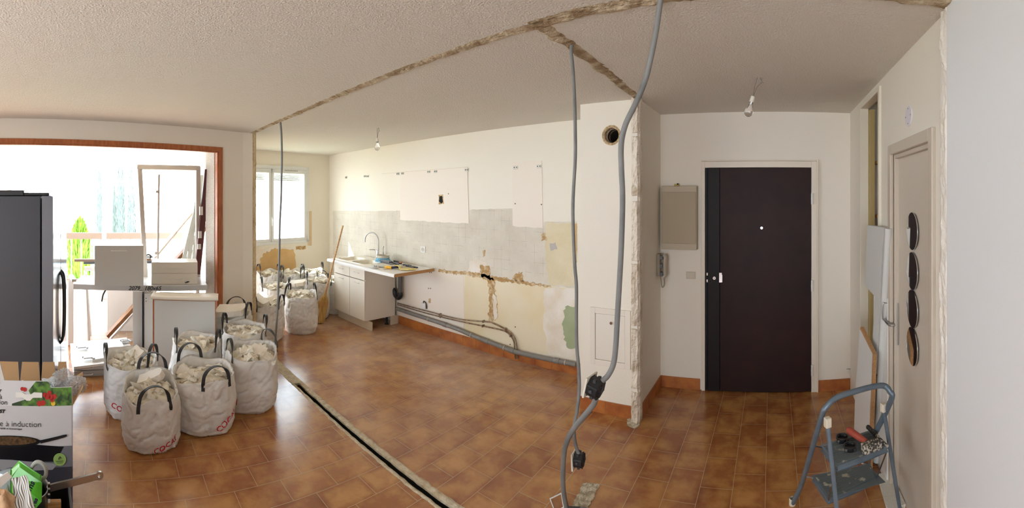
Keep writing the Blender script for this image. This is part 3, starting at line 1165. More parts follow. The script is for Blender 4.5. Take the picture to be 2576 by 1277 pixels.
# ------------------------------------------------------------------ terrace and what lies beyond
mb = MB()
mb.obox((-8.95, -4.7, -.004), (4.3, 0, 0), (0, 6.2, 0), (0, 0, -.06))
mb.obox((-4.65, BACKY, -.004), (1.4, 0, 0), (0, 4.6, 0), (0, 0, -.05))

m_terr = bpy.data.materials.new('terrace bricks')
m_terr.use_nodes = True
nt = m_terr.node_tree
_tc = nt.nodes.new('ShaderNodeTexCoord')
_br = nt.nodes.new('ShaderNodeTexBrick')
_mp = nt.nodes.new('ShaderNodeMapping')
_mp.inputs['Rotation'].default_value = (0, 0, PI / 2)
_mp.inputs['Location'].default_value = (20, 20, 0)
nt.links.new(_tc.outputs['Object'], _mp.inputs[0])
nt.links.new(_mp.outputs[0], _br.inputs[0])
_br.inputs['Scale'].default_value = 1
_br.inputs['Brick Width'].default_value = .22
_br.inputs['Row Height'].default_value = .075
_br.inputs['Mortar Size'].default_value = .004
_br.inputs['Color1'].default_value = C(164, 140, 120)
_br.inputs['Color2'].default_value = C(146, 120, 100)
_br.inputs['Mortar'].default_value = C(180, 158, 136)
nt.links.new(_br.outputs[0], nt.nodes['Principled BSDF'].inputs['Base Color'])
nt.nodes['Principled BSDF'].inputs['Roughness'].default_value = .6
struct(mb, 'floor_terrace', m_terr)
mb = MB()
mb.obox((-60, -40, -6), (53, 0, 0), (0, 60, 0), (0, 0, -.2))
struct(mb, 'ground', mat('pale far ground', C(196, 194, 180), .9, col2=C(150, 160, 120), nscale=.3))
# roughcast outer wall of the kitchen
mb = MB()
mb.obox((-6.7, 1.46, 0), (.5, 0, 0), (0, .055, 0), (0, 0, CEIL))
mb.obox((-5.1, 1.46, 0), (.15, 0, 0), (0, .055, 0), (0, 0, CEIL))
mb.obox((-6.2, 1.46, 2.2), (1.1, 0, 0), (0, .055, 0), (0, 0, CEIL - 2.2))
struct(mb, 'wall_terrace', MATS['roughcast'])
# roof over the terrace
mb = MB()
mb.obox((-7.6, -4.5, 2.60), (2.7, 0, 0), (0, 4.3, 0), (0, 0, .14))
mb.obox((-7.6, -4.5, 2.42), (.12, 0, 0), (0, 5.95, 0), (0, 0, .2))
struct(mb, 'trim_51', mat('cream roof edge', C(224, 216, 196), .7))
# posts carrying the roof edge
for i, (u, lab) in enumerate(((24, 'square cream terrace post beside the fridge'), (262, 'square cream terrace post seen above the big drawer front'), (480, 'square cream terrace post behind the leaning white frame'))):
    p = at(u, 400, 7.45)
    mb = MB()
    mb.box((p.x, p.y, 1.3), (.08, .08, 2.6))
    struct(mb, 'trim_%d' % (60 + i), MATS['cream roof edge'])
# railing
m_rail = mat('railing paint', C(120, 104, 92), .5)
RX = -8.75
rl = thing('balcony_railing', 'white metal terrace railing with a flat beige top rail', 'railing', (RX, 0, 0))
mb = MB()
mb.obox((RX - .03, -4.4, .93), (.06, 0, 0), (0, 5.9, 0), (0, 0, .13))
mb.build('top_rail', m_rail, rl, bevel=.004)
mb = MB()
mb.obox((RX - .015, -4.4, .07), (.03, 0, 0), (0, 5.9, 0), (0, 0, .03))
mb.build('bottom_rail', m_rail, rl)
for k in range(26):
    mb = MB()
    y = -3.9 + k * .205
    mb.cyl((RX, y, 0), (RX, y, .94), .014, 8)
    mb.build('baluster', mat('baluster paint', C(150, 140, 132), .5), rl)
# trees
def conifer(name, label, group, c, h, r, m, n, seed, fat=False):
    rnd = random.Random(seed)
    t = thing(name, label, 'tree', c, group)
    mb = MB()
    c = Vector(c)
    mb.tube([c, c + Vector((0, 0, h * .5)), c + Vector((0, 0, h * .9))], [r * .16, r * .1, r * .03], 8)
    mb.build('trunk', mat('bark', C(110, 84, 60), .9), t)
    mb = MB()
    for k in range(n):
        s = rnd.random() ** .9
        z = h * (.02 + .97 * s)
        rr = r * min(1, (1 - s) * (9 if fat else 2.6)) ** .6 * (.9 if s > .1 else .8) * rnd.uniform(.72, 1.06)
        a = rnd.uniform(0, 2 * PI)
        o = c + Vector((rr * math.cos(a), rr * math.sin(a), z))
        L = h * rnd.uniform(.02, .05)
        w = r * rnd.uniform(.05, .11)
        out = Vector((math.cos(a), math.sin(a), 0))
        d = (Vector((0, 0, 1)) + out * rnd.uniform(-.1, .5)).normalized()
        s2 = out.cross(d).normalized()
        s2 = (s2 + out * rnd.uniform(-.6, .6)).normalized()
        mb.add([o - d * L, o - s2 * w, o + d * L, o + s2 * w, o + out * w * .4], [(0, 1, 4), (1, 2, 4), (2, 3, 4), (3, 0, 4)])
    prof = [(.001, 0), (r * .7, h * .03), (r * .82, h * .3), (r * .8, h * .6), (r * (.78 if fat else .5), h * (.92 if fat else .88)), (.001, h * .985)]
    mb.lathe(prof, c, 14)
    f = mb.build('foliage', m, t)
    return t


m_lime = mat('lime conifer foliage', C(96, 136, 22), .6, col2=C(126, 164, 34), nscale=6, lo=.4, hi=.6, translucent=.3)
m_cyp = mat('cypress foliage', C(98, 108, 102), .8, col2=C(110, 118, 110), nscale=2)
p = at(201, 600, 11.0)
conifer('conifer', 'tall lime green conifer just beyond the terrace railing', None, (p.x, p.y, -4), 5.2, .34, m_lime, 5200, 4, True)
for i, (u, v, rho, r, lab) in enumerate(((250, 432, 40, .40, 'pale slim cypress nearest the lime conifer'), (288, 470, 41, .26, 'shortest pale cypress of the distant row'), (300, 418, 40, .36, 'tallest pale cypress in the middle of the distant row'), (308, 424, 42, .34, 'pale cypress close behind the tallest one'), (330, 424, 38, .46, 'pale broad cypress nearest the leaning white frame'))):
    p = at(u, 560, rho)
    top = H + (V0 - v) / F * rho
    conifer('cypress', lab, 'distant cypresses', (p.x, p.y, -6), top + 6, r, m_cyp, 1500, 10 + i)
# low building band beyond the railing
mb = MB()
a, b = at(150, 600, 30), at(420, 600, 30)
mb.obox((a.x, a.y, -6), b - a - Vector((0, 0, (b - a).z)), (-5, 0, 0), (0, 0, 4.6))
tag(mb.build('neighbouring_building', mat('pale blue-grey render', C(150, 170, 180), .8)), 'low blue-grey building far beyond the terrace railing', 'building')
# ------------------------------------------------------------------ sink unit
CX0, CX1, CYF, CYB = -5.42, -4.62, 3.18, 3.70
ex = Vector((1, 0, 0))
t = thing('sink_cabinet', 'cream two-door kitchen sink cabinet against the stripped wall', 'cabinet', (CX0, CYF, 0))
mb = MB()
mb.obox((CX0, CYF + .02, .12), (CX1 - CX0 - .018, 0, 0), (0, CYB - CYF - .02, 0), (0, 0, .02))
mb.obox((CX0, CYF + .02, .12), (.018, 0, 0), (0, CYB - CYF - .02, 0), (0, 0, .71))
mb.obox((CX1 - .018, CYF + .02, .12), (.018, 0, 0), (0, CYB - CYF - .02, 0), (0, 0, .71))
mb.build('carcass', m_cream, t, bevel=.001)
mb = MB()
mb.obox((CX0 + .02, CYF + .06, 0), (CX1 - CX0 + .06, 0, 0), (0, .016, 0), (0, 0, .118))
mb.build('plinth', mat('greige plinth', C(206, 194, 172), .5), t, bevel=.001)
mb = MB()
mb.obox((CX1 - .005, CYB - .08, 0), (.016, 0, 0), (0, .13, 0), (0, 0, .118))
mb.build('plinth', MATS['greige plinth'], t)
midx = CX0 + .43
dz = .66
for (a, b) in ((CX0, midx - .004), (midx + .004, CX1)):
    mb = MB()
    mb.obox((a, CYF, .125), (b - a, 0, 0), (0, .018, 0), (0, 0, dz - .128))
    dd = mb.build('door', m_cream, t, bevel=.002)
    cxm = (a + b) / 2
    hh = MB()
    hh.tube(smoothpath([(cxm - .05, CYF, dz - .05), (cxm - .048, CYF - .02, dz - .05), (cxm + .048, CYF - .02, dz - .05), (cxm + .05, CYF, dz - .05)], 5), .004, 8)
    hh.build('handle', m_white, dd, smooth=True)
    mb = MB()
    mb.obox((a, CYF, dz + .006), (b - a, 0, 0), (0, .018, 0), (0, 0, .82 - dz))
    dd = mb.build('drawer', m_cream, t, bevel=.002)
    hh = MB()
    hh.tube(smoothpath([(cxm - .05, CYF, .75), (cxm - .048, CYF - .02, .75), (cxm + .048, CYF - .02, .75), (cxm + .05, CYF, .75)], 5), .004, 8)
    hh.build('handle', m_white, dd, smooth=True)
mb = MB()
mb.cyl((CX1 - .06, CYF + .42, 0), (CX1 - .06, CYF + .42, .12), .016)
mb.cyl((CX1 - .06, CYF + .42, 0), (CX1 - .06, CYF + .42, .012), .028)
mb.build('leg', m_black, t)
# worktop with inset double-bowl sink
WX0, WX1, WY0, WY1, WZ = -5.46, -3.86, 3.08, 3.735, .87
t = thing('worktop', 'white worktop with rounded front and sawn brown end, holding the sink', 'worktop', (WX0, WY0, .83))
bowls = [(-5.22, 3.36, .17, .17), (-4.80, 3.34, .17, .16)]
mb = MB()
prof = []
for k in range(7):
    a = PI / 2 + PI * k / 6 * .5 * 1.0
    prof.append((WY0 + .02 + .02 * math.cos(a + 0), WZ - .02 + .02 * math.sin(a)))
poly = [(WY1, WZ)] + prof + [(WY0, .83), (WY1, .83)]
# only the strips around the sink carry the top
mb.prism([Vector((-4.18, y, z)) for y, z in poly], (WX1 - .004 + 4.18, 0, 0))
mb.prism([Vector((WX0, y, z)) for y, z in poly], (.06, 0, 0))
pf = [(3.18, WZ)] + prof + [(WY0, .83), (3.18, .83)]
mb.prism([Vector((WX0 + .06, y, z)) for y, z in pf], (-4.18 - WX0 - .06, 0, 0))
mb.prism([Vector((WX0 + .06, y, z)) for y, z in ((WY1, WZ), (3.66, WZ), (3.66, .83), (WY1, .83))], (-4.18 - WX0 - .06, 0, 0))
mb.build('board', m_white, t, smooth=True)
mb = MB()
mb.prism([Vector((WX1 - .004, y, z)) for y, z in [(WY1, WZ - .001)] + [(y + .001, z - .001) for y, z in prof] + [(WY0 + .001, .831), (WY1, .831)]], (.004, 0, 0))
mb.build('sawn_end', m_edge, t, label='brown sawn end of the worktop')
# the ceramic sink is let into the worktop
sk = thing('sink', 'cream double-bowl sink with drainer set into the white worktop', 'sink', (-5.4, 3.18, WZ))
SX0, SX1, SY0, SY1 = -5.40, -4.20, 3.165, 3.68
NX, NY = 96, 44
def sinkz(x, y):
    z = .012
    for (bx, by, rx, ry) in bowls:
        dx, dy = abs(x - bx) / rx, abs(y - by) / ry
        dd = (dx ** 4 + dy ** 4) ** .25
        if dd < 1.0:
            z = min(z, .012 - .13 * min(1, (1.0 - dd) / .25) ** .7)
        elif dd < 1.12:
            z = min(z, .012)
    if x > -4.58:
        z = min(z, .012 - .006 * (0.5 + 0.5 * math.sin((y - 3.2) * 2 * PI / .045)) * min(1, (x + 4.58) / .04) * (1 if SY0 + .04 < y < SY1 - .08 and x < SX1 - .05 else 0))
    e = min(x - SX0, SX1 - x, y - SY0, SY1 - y)
    if e < .012:
        z = min(z, .001 + .011 * math.sin(PI / 2 * max(0, e) / .012))
    return z
mb = MB()
vs = []
for j in range(NY + 1):
    for i in range(NX + 1):
        x, y = SX0 + (SX1 - SX0) * i / NX, SY0 + (SY1 - SY0) * j / NY
        vs.append((x, y, WZ + sinkz(x, y)))
mb.add(vs, [(j * (NX + 1) + i, j * (NX + 1) + i + 1, (j + 1) * (NX + 1) + i + 1, (j + 1) * (NX + 1) + i) for j in range(NY) for i in range(NX)])
m_sink = mat('cream ceramic', C(230, 223, 206), 0.25)
mb.build('basin', m_sink, sk, smooth=True, sharp=60)
for bx, by, rx, ry in bowls:
    mb = MB()
    mb.lathe([(.0005, .003), (.028, .004), (.04, .002), (.042, -.002)], (bx, by, WZ - .115), 20)
    mb.build('drain', m_steel, sk, smooth=True)
# tap
fp = Vector((-4.93, 3.62, WZ + .012))
t = thing('kitchen_tap', 'chrome swan-neck kitchen tap with single lever on the sink', 'tap', fp)
mb = MB()
mb.lathe([(.03, 0), (.03, .01), (.026, .015), (.026, .10), (.024, .125), (.001, .13)], fp, 24)
mb.build('body', m_chrome, t, smooth=True)
mb = MB()
R_ = .125
top = fp + Vector((-.0, .02, 0))
arc = [top + Vector((0, 0, .08)), top + Vector((0, 0, .2))]
dv = Vector((-.62, -.78, 0)).normalized()
dv = Vector((-.95, -.3, 0)).normalized()
for k in range(13):
    a = PI * k / 12 * 1.06
    arc.append(top + Vector((0, 0, .255)) + dv * (R_ - R_ * math.cos(a)) + Vector((0, 0, R_ * math.sin(a))))
mb.tube(smoothpath(arc, 4), .0095, 12)
mb.build('spout', m_steel, t, smooth=True)
mb = MB()
mb.tube([fp + Vector((.0, -.01, .125)), fp + Vector((-.03, -.04, .14)), fp + Vector((-.085, -.08, .135))], [.012, .008, .006], 10, ratio=.6)
mb.build('lever', m_chrome, t, smooth=True)
WT = WZ + .0005
SKT = WZ + .0125
# spectacles
g = atz(925, 641, SKT)
t = thing('spectacles', 'black folded spectacles on the sink rim beside the tap', 'glasses', g)
mb = MB()
for sx in (-.032, .032):
    c = g + Vector((sx, 0, .022))
    mb.tube([c + Vector((.025 * math.cos(2 * PI * k / 20), 0, .018 * math.sin(2 * PI * k / 20))) for k in range(20)], .0022, 6, closed=True)
mb.tube([g + Vector((-.008, 0, .03)), g + Vector((0, 0, .034)), g + Vector((.008, 0, .03))], .002, 6)
mb.build('front_frame', m_black, t)
for sx in (-1, 1):
    mb = MB()
    mb.tube(smoothpath([g + Vector((.058 * sx, 0, .03)), g + Vector((.060 * sx, .07, .026)), g + Vector((.05 * sx, .12, .004))], 5), .002, 6)
    mb.build('temple', m_black, t)
# plaster bowl wrapped in blue cloth with a brush
p = Vector((-4.70, 3.55, SKT))
t = thing('mixing_bowl', 'round bowl of grey plaster wrapped in a blue cloth behind the tools', 'bowl', p)
mb = MB()
mb.lathe([(.001, .0), (.055, .0), (.085, .05), (.095, .085), (.098, .09), (.09, .088), (.082, .075), (.001, .07)], p, 28)
mb.build('bowl', mat('bowl white', C(214, 206, 190), .4), t, smooth=True)
mb = MB()
mb.lathe([(.001, .078), (.05, .08), (.083, .077)], p, 24)
mb.build('plaster_content', mat('wet plaster', C(168, 156, 128), .8, bump=.6, bscale=60), t)
mb = MB()
vs = []
for i in range(41):
    a = 2 * PI * i / 40
    for k in range(7):
        z = .055 - .054 * k / 6
        r = .088 + .02 * (k / 6) + .022 * noise.noise(Vector((math.cos(a) * 3, math.sin(a) * 3, k * .6)))
        vs.append(p + Vector((r * math.cos(a), r * math.sin(a), z)))
mb.add(vs, [(i * 7 + k, (i + 1) * 7 + k, (i + 1) * 7 + k + 1, i * 7 + k + 1) for i in range(40) for k in range(6)])
mb.build('cloth', mat('blue cloth', C(120, 178, 206), .8), t, smooth=True, label='light blue cloth around the bowl')
b = p + Vector((.0, .0, .08))
t = thing('plaster_brush', 'thin steel tool standing upright in the plaster bowl', 'tool', b)
mb = MB()
mb.tube(smoothpath([b, b + Vector((0, 0, .05)), b + Vector((.004, 0, .1)), b + Vector((.018, 0, .135))], 5), [.009] * 6 + [.005] * 10, 8)
mb.build('shaft', m_steel, t, smooth=True)
# grey case, pouch, pliers
def tool(name, label, cat, mbs):
    t_ = thing(name, label, cat, mbs[0][1].v[0].copy() if False else Vector((sum(v.x for v in mbs[0][1].v) / len(mbs[0][1].v), sum(v.y for v in mbs[0][1].v) / len(mbs[0][1].v), min(v.z for v in mbs[0][1].v))))
    for nm, mb_, mt, kw in mbs:
        mb_.build(nm, mt, t_, **kw)
    return t_
mb = MB()
c = Vector((-4.60, 3.60, SKT))
m1 = MB()
m1.box((-4.58, 3.50, SKT + .014), (.24, .07, .028), .05)
m2 = MB()
m2.box((-4.58, 3.50, SKT + .031), (.22, .055, .006), .05)
tool('tool_case', 'flat grey plastic tool case behind the sink bowls', 'case', [('shell', m1, mat('grey plastic', C(96, 98, 102), .4), dict(bevel=.006)), ('lid', m2, mat('pale grey plastic', C(150, 156, 162), .4), dict(bevel=.002))])
m1 = MB()
m1.tube([(-4.55, 3.625, SKT + .014), (-4.46, 3.62, SKT + .014), (-4.40, 3.61, SKT + .012)], [.011, .014, .010], 10)
m2 = MB()
m2.tube([(-4.41, 3.612, SKT + .012), (-4.36, 3.605, SKT + .012)], [.012, .010], 10)
tool('screwdriver', 'black screwdriver with an orange tip against the back wall', 'tool', [('grip', m1, m_black, dict(smooth=True)), ('tip', m2, mat('orange plastic', C(214, 100, 50), .5), dict(smooth=True))])
m1 = MB()
m1.box((-4.36, 3.53, SKT + .012), (.16, .05, .024), -.15)
m2 = MB()
m2.box((-4.26, 3.51, SKT + .006), (.05, .03, .012), -.1)
tool('sanding_block', 'black sanding block beyond the grey case on the drainer', 'tool', [('block', m1, m_black, dict(bevel=.005)), ('strip', m2, m_white, dict())])
m1 = MB()
q = Vector((-4.14, 3.56, WT + .01))
m1.tube(smoothpath([q, q + Vector((.06, -.004, 0)), q + Vector((.13, -.035, 0))], 5), .008, 8)
m1.tube(smoothpath([q, q + Vector((.06, .012, 0)), q + Vector((.14, .016, 0))], 5), .008, 8)
m2 = MB()
m2.tube([q + Vector((.01, 0, 0)), q + Vector((-.035, .008, 0))], [.014, .005], 8, ratio=.6)
tool('pliers', 'pair of black-handled pliers at the wall side of the worktop', 'pliers', [('handles', m1, m_black, dict(smooth=True)), ('jaws', m2, m_steel, dict(smooth=True))])
# front row of tools
def zt(u, v, z):
    return atz(u, v, z)
q = zt(943, 672, SKT)
m1 = MB()
m1.lathe([(.001, .001), (.05, .0), (.056, .004), (.052, .009), (.03, .012), (.001, .013)], q, 28)
m2 = MB()
for k in range(5):
    a = k * 1.3
    m2.lathe([(.001, .022), (.009, .02), (.01, .012)], q + Vector((.018 * math.cos(a), .018 * math.sin(a), .001)), 8)
tool('sink_strainer', 'round white sink strainer cover near the rounded front edge', 'strainer', [('disc', m1, m_white, dict(smooth=True)), ('knob', m2, m_steel, dict(smooth=True))])
a, b = zt(958, 669, WZ + .02), zt(969, 671, WZ + .022)
c, e = zt(985, 673, WZ + .022), zt(1003, 671, WZ + .02)
m1 = MB()
dirn = (e - a).normalized()
side = Vector((-dirn.y, dirn.x, 0))
m1.prism([a - dirn * .07 - side * .045, a - dirn * .07 + side * .045, b + side * .012, b - side * .012], (0, 0, .0025))
m2 = MB()
m2.tube([b, b + (c - b) * .3, b + (c - b) * .8, c], [.013, .019, .018, .016], 14)
m3 = MB()
m3.tube([c, c + (e - c) * .5, e], [.017, .014, .016], 14)
tool('putty_knife', 'putty knife with a yellow and navy grip on the worktop', 'knife', [('blade', m1, m_steel, {}), ('grip', m2, mat('yellow rubber', C(236, 180, 40), .5), dict(smooth=True)), ('grip_end', m3, mat('navy rubber', C(44, 48, 84), .5), dict(smooth=True))])
m1 = MB()
a, b = zt(992, 667, SKT + .03), zt(1003, 668, SKT + .028)
c, e = zt(1008, 677, WZ + .012), zt(1047, 678, WZ + .008)
m1.strap(smoothpath([a, b, (b + c) / 2 + Vector((0, 0, .01)), c], 5), [Vector((.2, 1, 0))] * 16, .03, .012)
m2 = MB()
d2 = (e - c).normalized()
s2 = Vector((-d2.y, d2.x, 0))
m2.prism([c - s2 * .03, c + s2 * .05, c + (e - c) * .5 + s2 * .06, e + s2 * .02, e - s2 * .01, c + (e - c) * .5 - s2 * .045], (0, 0, .012))
tool('plastic_trowel', 'pale yellow plastic trowel near the sawn end of the worktop', 'trowel', [('handle', m1, mat('pale yellow plastic', C(226, 206, 124), .45), dict(smooth=True)), ('blade', m2, MATS['pale yellow plastic'], dict(bevel=.004))])
m1 = MB()
c = zt(1018, 670, WT)
m1.box(c + Vector((0, .03, .012)), (.14, .05, .02), .1)
m2 = MB()
m2.box(c + Vector((0, .03, .024)), (.10, .03, .006), .1)
tool('black_pouch', 'small black tool pouch behind the pale yellow trowel', 'pouch', [('body', m1, m_black, dict(bevel=.006)), ('flap', m2, MATS['grey plastic'], dict(bevel=.002))])
m1 = MB()
c = zt(978, 663, SKT)
m1.tube([c + Vector((-.05, .02, .01)), c + Vector((.0, .01, .012))], [.012, .014], 8)
m2 = MB()
m2.prism([c + Vector((0, -.01, .008)), c + Vector((.10, -.035, .008)), c + Vector((.11, .01, .008)), c + Vector((0, .022, .008))], (0, 0, .003))
tool('small_scraper', 'small grey metal scraper lying on the drainer', 'scraper', [('grip', m1, MATS['grey plastic'], dict(smooth=True)), ('blade', m2, m_steel, {})])

# ------------------------------------------------------------------ broom
b0 = Vector((-5.235, 2.80, 0.0))
b1 = Vector((-5.20, 3.20, 1.37))
ax = (b1 - b0).normalized()
t = thing('broom', 'straw corn broom leaning upright on the corner of the worktop', 'broom', b0)
mb = MB()
mb.tube([b0 + ax * .40, b1], [.0125, .0115], 12)
mb.build('stick', m_wood, t, smooth=True)
mb = MB()
rnd = random.Random(3)
sw = Vector((.48, .877, 0)).normalized()
dp = ax.cross(sw).normalized()
pr = [(0.0, .085, .03), (.06, .09, .034), (.2, .085, .034), (.30, .075, .034), (.36, .055, .03), (.40, .03, .024), (.44, .017, .017)]
ring = []
n = 60
for (s_, a_, b_) in pr:
    for k in range(n):
        q = 2 * PI * k / n
        jit = 1 + (.05 * math.sin(k * 7.3) if k % 2 else 0)
        ring.append(b0 + ax * (s_ + (rnd.uniform(0, .012) if s_ == 0 else 0)) + sw * a_ * math.cos(q) * jit + dp * b_ * math.sin(q) * jit)
mb.add(ring, [(i * n + k, i * n + (k + 1) % n, (i + 1) * n + (k + 1) % n, (i + 1) * n + k) for i in range(len(pr) - 1) for k in range(n)] + [tuple(range(n))])
mb.build('bristles', mat('broom straw', C(212, 176, 108), .8, col2=C(176, 134, 70), nscale=60, stretch=(1, 1, .06), bump=1, bscale=220, bdist=.004), t)
mb = MB()
for s_ in (.24, .262, .284, .306):
    j = max(i for i in range(len(pr) - 1) if pr[i][0] <= s_)
    f_ = (s_ - pr[j][0]) / (pr[j + 1][0] - pr[j][0])
    a_ = pr[j][1] + (pr[j + 1][1] - pr[j][1]) * f_ + .003
    b_ = pr[j][2] + .003
    mb.tube([b0 + ax * s_ + sw * a_ * math.cos(2 * PI * k / 30) + dp * b_ * math.sin(2 * PI * k / 30) for k in range(30)], .0022, 5, closed=True)
mb.build('binding', mat('red twine', C(188, 120, 80), .8), t)
mb = MB()
mb.tube([b0 + ax * .40, b0 + ax * .455], [.019, .015], 14)
mb.build('collar', MATS['broom straw'], t)

# ------------------------------------------------------------------ wall fittings
def socket(u, v, wall, label, w_=.08):
    p = onw(u, v, wall, .004)
    n_ = wn(wall)
    sd = Vector((-n_.y, n_.x, 0))
    t = thing('wall_socket', label, 'socket', p)
    mb = MB()
    mb.obox(p - sd * w_ / 2 - Vector((0, 0, w_ / 2)), sd * w_, n_ * .01, (0, 0, w_))
    mb.build('plate', m_white, t, bevel=.003)
    M_ = Matrix((sd, Vector((0, 0, 1)), n_)).transposed()
    mb = MB()
    mb.lathe([(.028, .010), (.027, .013), (.022, .0135), (.020, .0108), (.001, .0105)], p, 24, M_)
    mb.build('well', mat('socket well', C(200, 194, 180), .5), t, smooth=True)
    for s_ in (-.009, .009):
        mb = MB()
        mb.lathe([(.0025, .0108), (.0024, .0114), (.0004, .0114)], p + sd * s_, 10, M_)
        mb.build('pin_hole', m_dark, t)
    return t
socket(1065, 627, WK, 'white wall socket on the stripped tile wall above the worktop end', .085)
# loose socket by the pipes
p = onw(1066, 769, WK, .02)
t = thing('hanging_socket', 'small white socket hanging loose above the copper pipes', 'socket', p)
mb = MB()
mb.box(p, (.07, .025, .07), .1)
mb.build('plate', m_white, t, bevel=.004)
mb = MB()
mb.tube(smoothpath([p + Vector((-.02, .01, .03)), p + Vector((0, 0, .062)), p + Vector((.045, 0, .04)), p + Vector((.045, .012, -.03))], 6), .006, 8)
mb.build('cable', m_black, t, smooth=True)
# cabinet hanging brackets
locs = [(871, 446, 'faint small one nearest the window wall'), (918, 443, 'first of the close pair above the tap'), (925, 443, 'second of the close pair above the tap'),
        (1001, 437, 'at the outer corner of the pink rectangle'), (1013, 436, 'just inside the corner of the pink rectangle'), (1079, 432, 'first of the pair above the round hole'),
        (1096, 431, 'second of the pair above the round hole'), (1174, 427, 'at the far edge of the pink rectangle'), (1297, 421, 'at the first corner of the narrow rectangle'), (1356, 418, 'at the narrow rectangle corner nearest the duct')]
for u, v, lab in locs:
    p = onw(u, v, WK, .004)
    t = thing('hanging_bracket', 'metal cabinet hanging bracket on the kitchen wall, ' + lab, 'bracket', p, 'cabinet hanging brackets on the kitchen wall')
    mb = MB()
    mb.box(p + Vector((0, -.003, 0)), (.055, .005, .032))
    mb.build('plate', mat('zinc', C(176, 172, 160), .4, .6), t, bevel=.002)
    for s_ in (-.014, .014):
        mb = MB()
        mb.cyl(p + Vector((s_, -.004, 0)), p + Vector((s_, -.008, 0)), .006, 8)
        mb.build('screw', m_dark, t)
# duct hatch
t = thing('access_hatch', 'white painted inspection hatch low on the service duct', 'hatch', (-1.3, 3.17, .3))
a, b = onw(1486, 772, WP), onw(1587, 930, WP)
hx0, hx1 = a.x, b.x
hz1 = onw(1536, 776, WP).z
hz0 = onw(1536, 921, WP).z
mb = MB()
fw = .045
for (xa, xb, za, zb) in ((hx0, hx0 + fw, hz0, hz1), (hx1 - fw, hx1, hz0, hz1), (hx0 + fw, hx1 - fw, hz0, hz0 + fw), (hx0 + fw, hx1 - fw, hz1 - fw, hz1)):
    mb.obox((xa, 3.17, za), (xb - xa, 0, 0), (0, -.016, 0), (0, 0, zb - za))
mb.build('frame', m_wallsm, t, bevel=.002)
mb = MB()
mb.obox((hx0 + fw + .003, 3.169, hz0 + fw + .003), (hx1 - hx0 - 2 * fw - .006, 0, 0), (0, -.009, 0), (0, 0, hz1 - hz0 - 2 * fw - .006))
mb.build('panel', m_wallsm, t, bevel=.001)
p = onw(1538, 812, WP, .01)
mb = MB()
mb.cyl((p.x, 3.162, p.z), (p.x, 3.150, p.z), .012)
mb.build('lock', m_chrome, t, smooth=True)
# fuse board
a, b = onw(1664, 468, WD, .09), onw(1752, 629, WD, .09)
t = thing('fuse_board', 'beige wall-mounted fuse board between hall corner and entrance door', 'fuse board', (a.x, 3.81, b.z))
fx0, fx1 = -1.0, b.x
mb = MB()
mb.obox((fx0, 3.81, b.z), (fx1 - fx0, 0, 0), (0, -.085, 0), (0, 0, a.z - b.z))
mb.build('housing', mat('beige plastic', C(184, 170, 146), .5), t, bevel=.004)
mb = MB()
mb.obox((fx0 + .006, 3.728, b.z + .055), (fx1 - fx0 - .012, 0, 0), (0, -.012, 0), (0, 0, a.z - b.z - .11))
mb.build('cover', mat('darker beige plastic', C(166, 150, 124), .5), t, bevel=.003, label='darker beige cover panel')
p = onw(1701, 464, WD, .05)
mb = MB()
mb.box((p.x, 3.79, a.z + .012), (.05, .03, .02))
mb.build('cable_stub', mat('amber foam', C(200, 176, 110), .8), t, bevel=.003)
mb = MB()
mb.box((p.x + .012, 3.77, a.z + .02), (.012, .02, .012), .4)
mb.build('wire_end', m_dark, t)
# intercom on the hall side wall
IC = onw(1662, 668, WS, .03)
t = thing('intercom_handset', 'beige intercom handset on the hall side wall below the fuse board', 'intercom', IC)
ic0 = IC.copy()
mb = MB()
mb.box((-1.015, IC.y, IC.z + .01), (.03, .07, .20))
mb.build('cradle', mat('grey beige plastic', C(150, 140, 124), .5), t, bevel=.005)
mb = MB()
hp = [(-.972, IC.y, IC.z + .10), (-.955, IC.y, IC.z + .08), (-.96, IC.y, IC.z + .03), (-.96, IC.y, IC.z - .04), (-.957, IC.y, IC.z - .08), (-.975, IC.y, IC.z - .10)]
mb.tube(smoothpath(hp, 5), .020, 10, ratio=1.2)
mb.build('handset', mat('light beige plastic', C(178, 166, 148), .5), t, smooth=True)
for dz_ in (.075, .0, -.075):
    mb = MB()
    mb.box((-.99, IC.y, IC.z + dz_), (.03, .05, .04))
    mb.build('ear_piece' if dz_ else 'hook', MATS['grey plastic'], t, bevel=.006)
mb = MB()
mb.tube(smoothpath([(-1.0, IC.y - .01, IC.z - .09), (-.995, IC.y, IC.z - .14), (-.98, IC.y - .02, IC.z - .19), (-.965, IC.y, IC.z - .17), (-.965, IC.y, IC.z - .10)], 6), .006, 8)
mb.build('cord', MATS['grey beige plastic'], t, smooth=True)
# switch
p = onw(1738, 692, WD, .004)
t = thing('blank_switch_plate', 'small cream blank switch plate beside the entrance door frame', 'switch', p)
mb = MB()
mb.box((p.x, 3.806, p.z), (.088, .008, .066))
mb.build('plate', mat('cream plastic', C(206, 196, 178), .5), t, bevel=.003)
mb = MB()
mb.box((p.x, 3.80, p.z), (.074, .006, .053))
mb.build('cover', MATS['cream plastic'], t, bevel=.002)
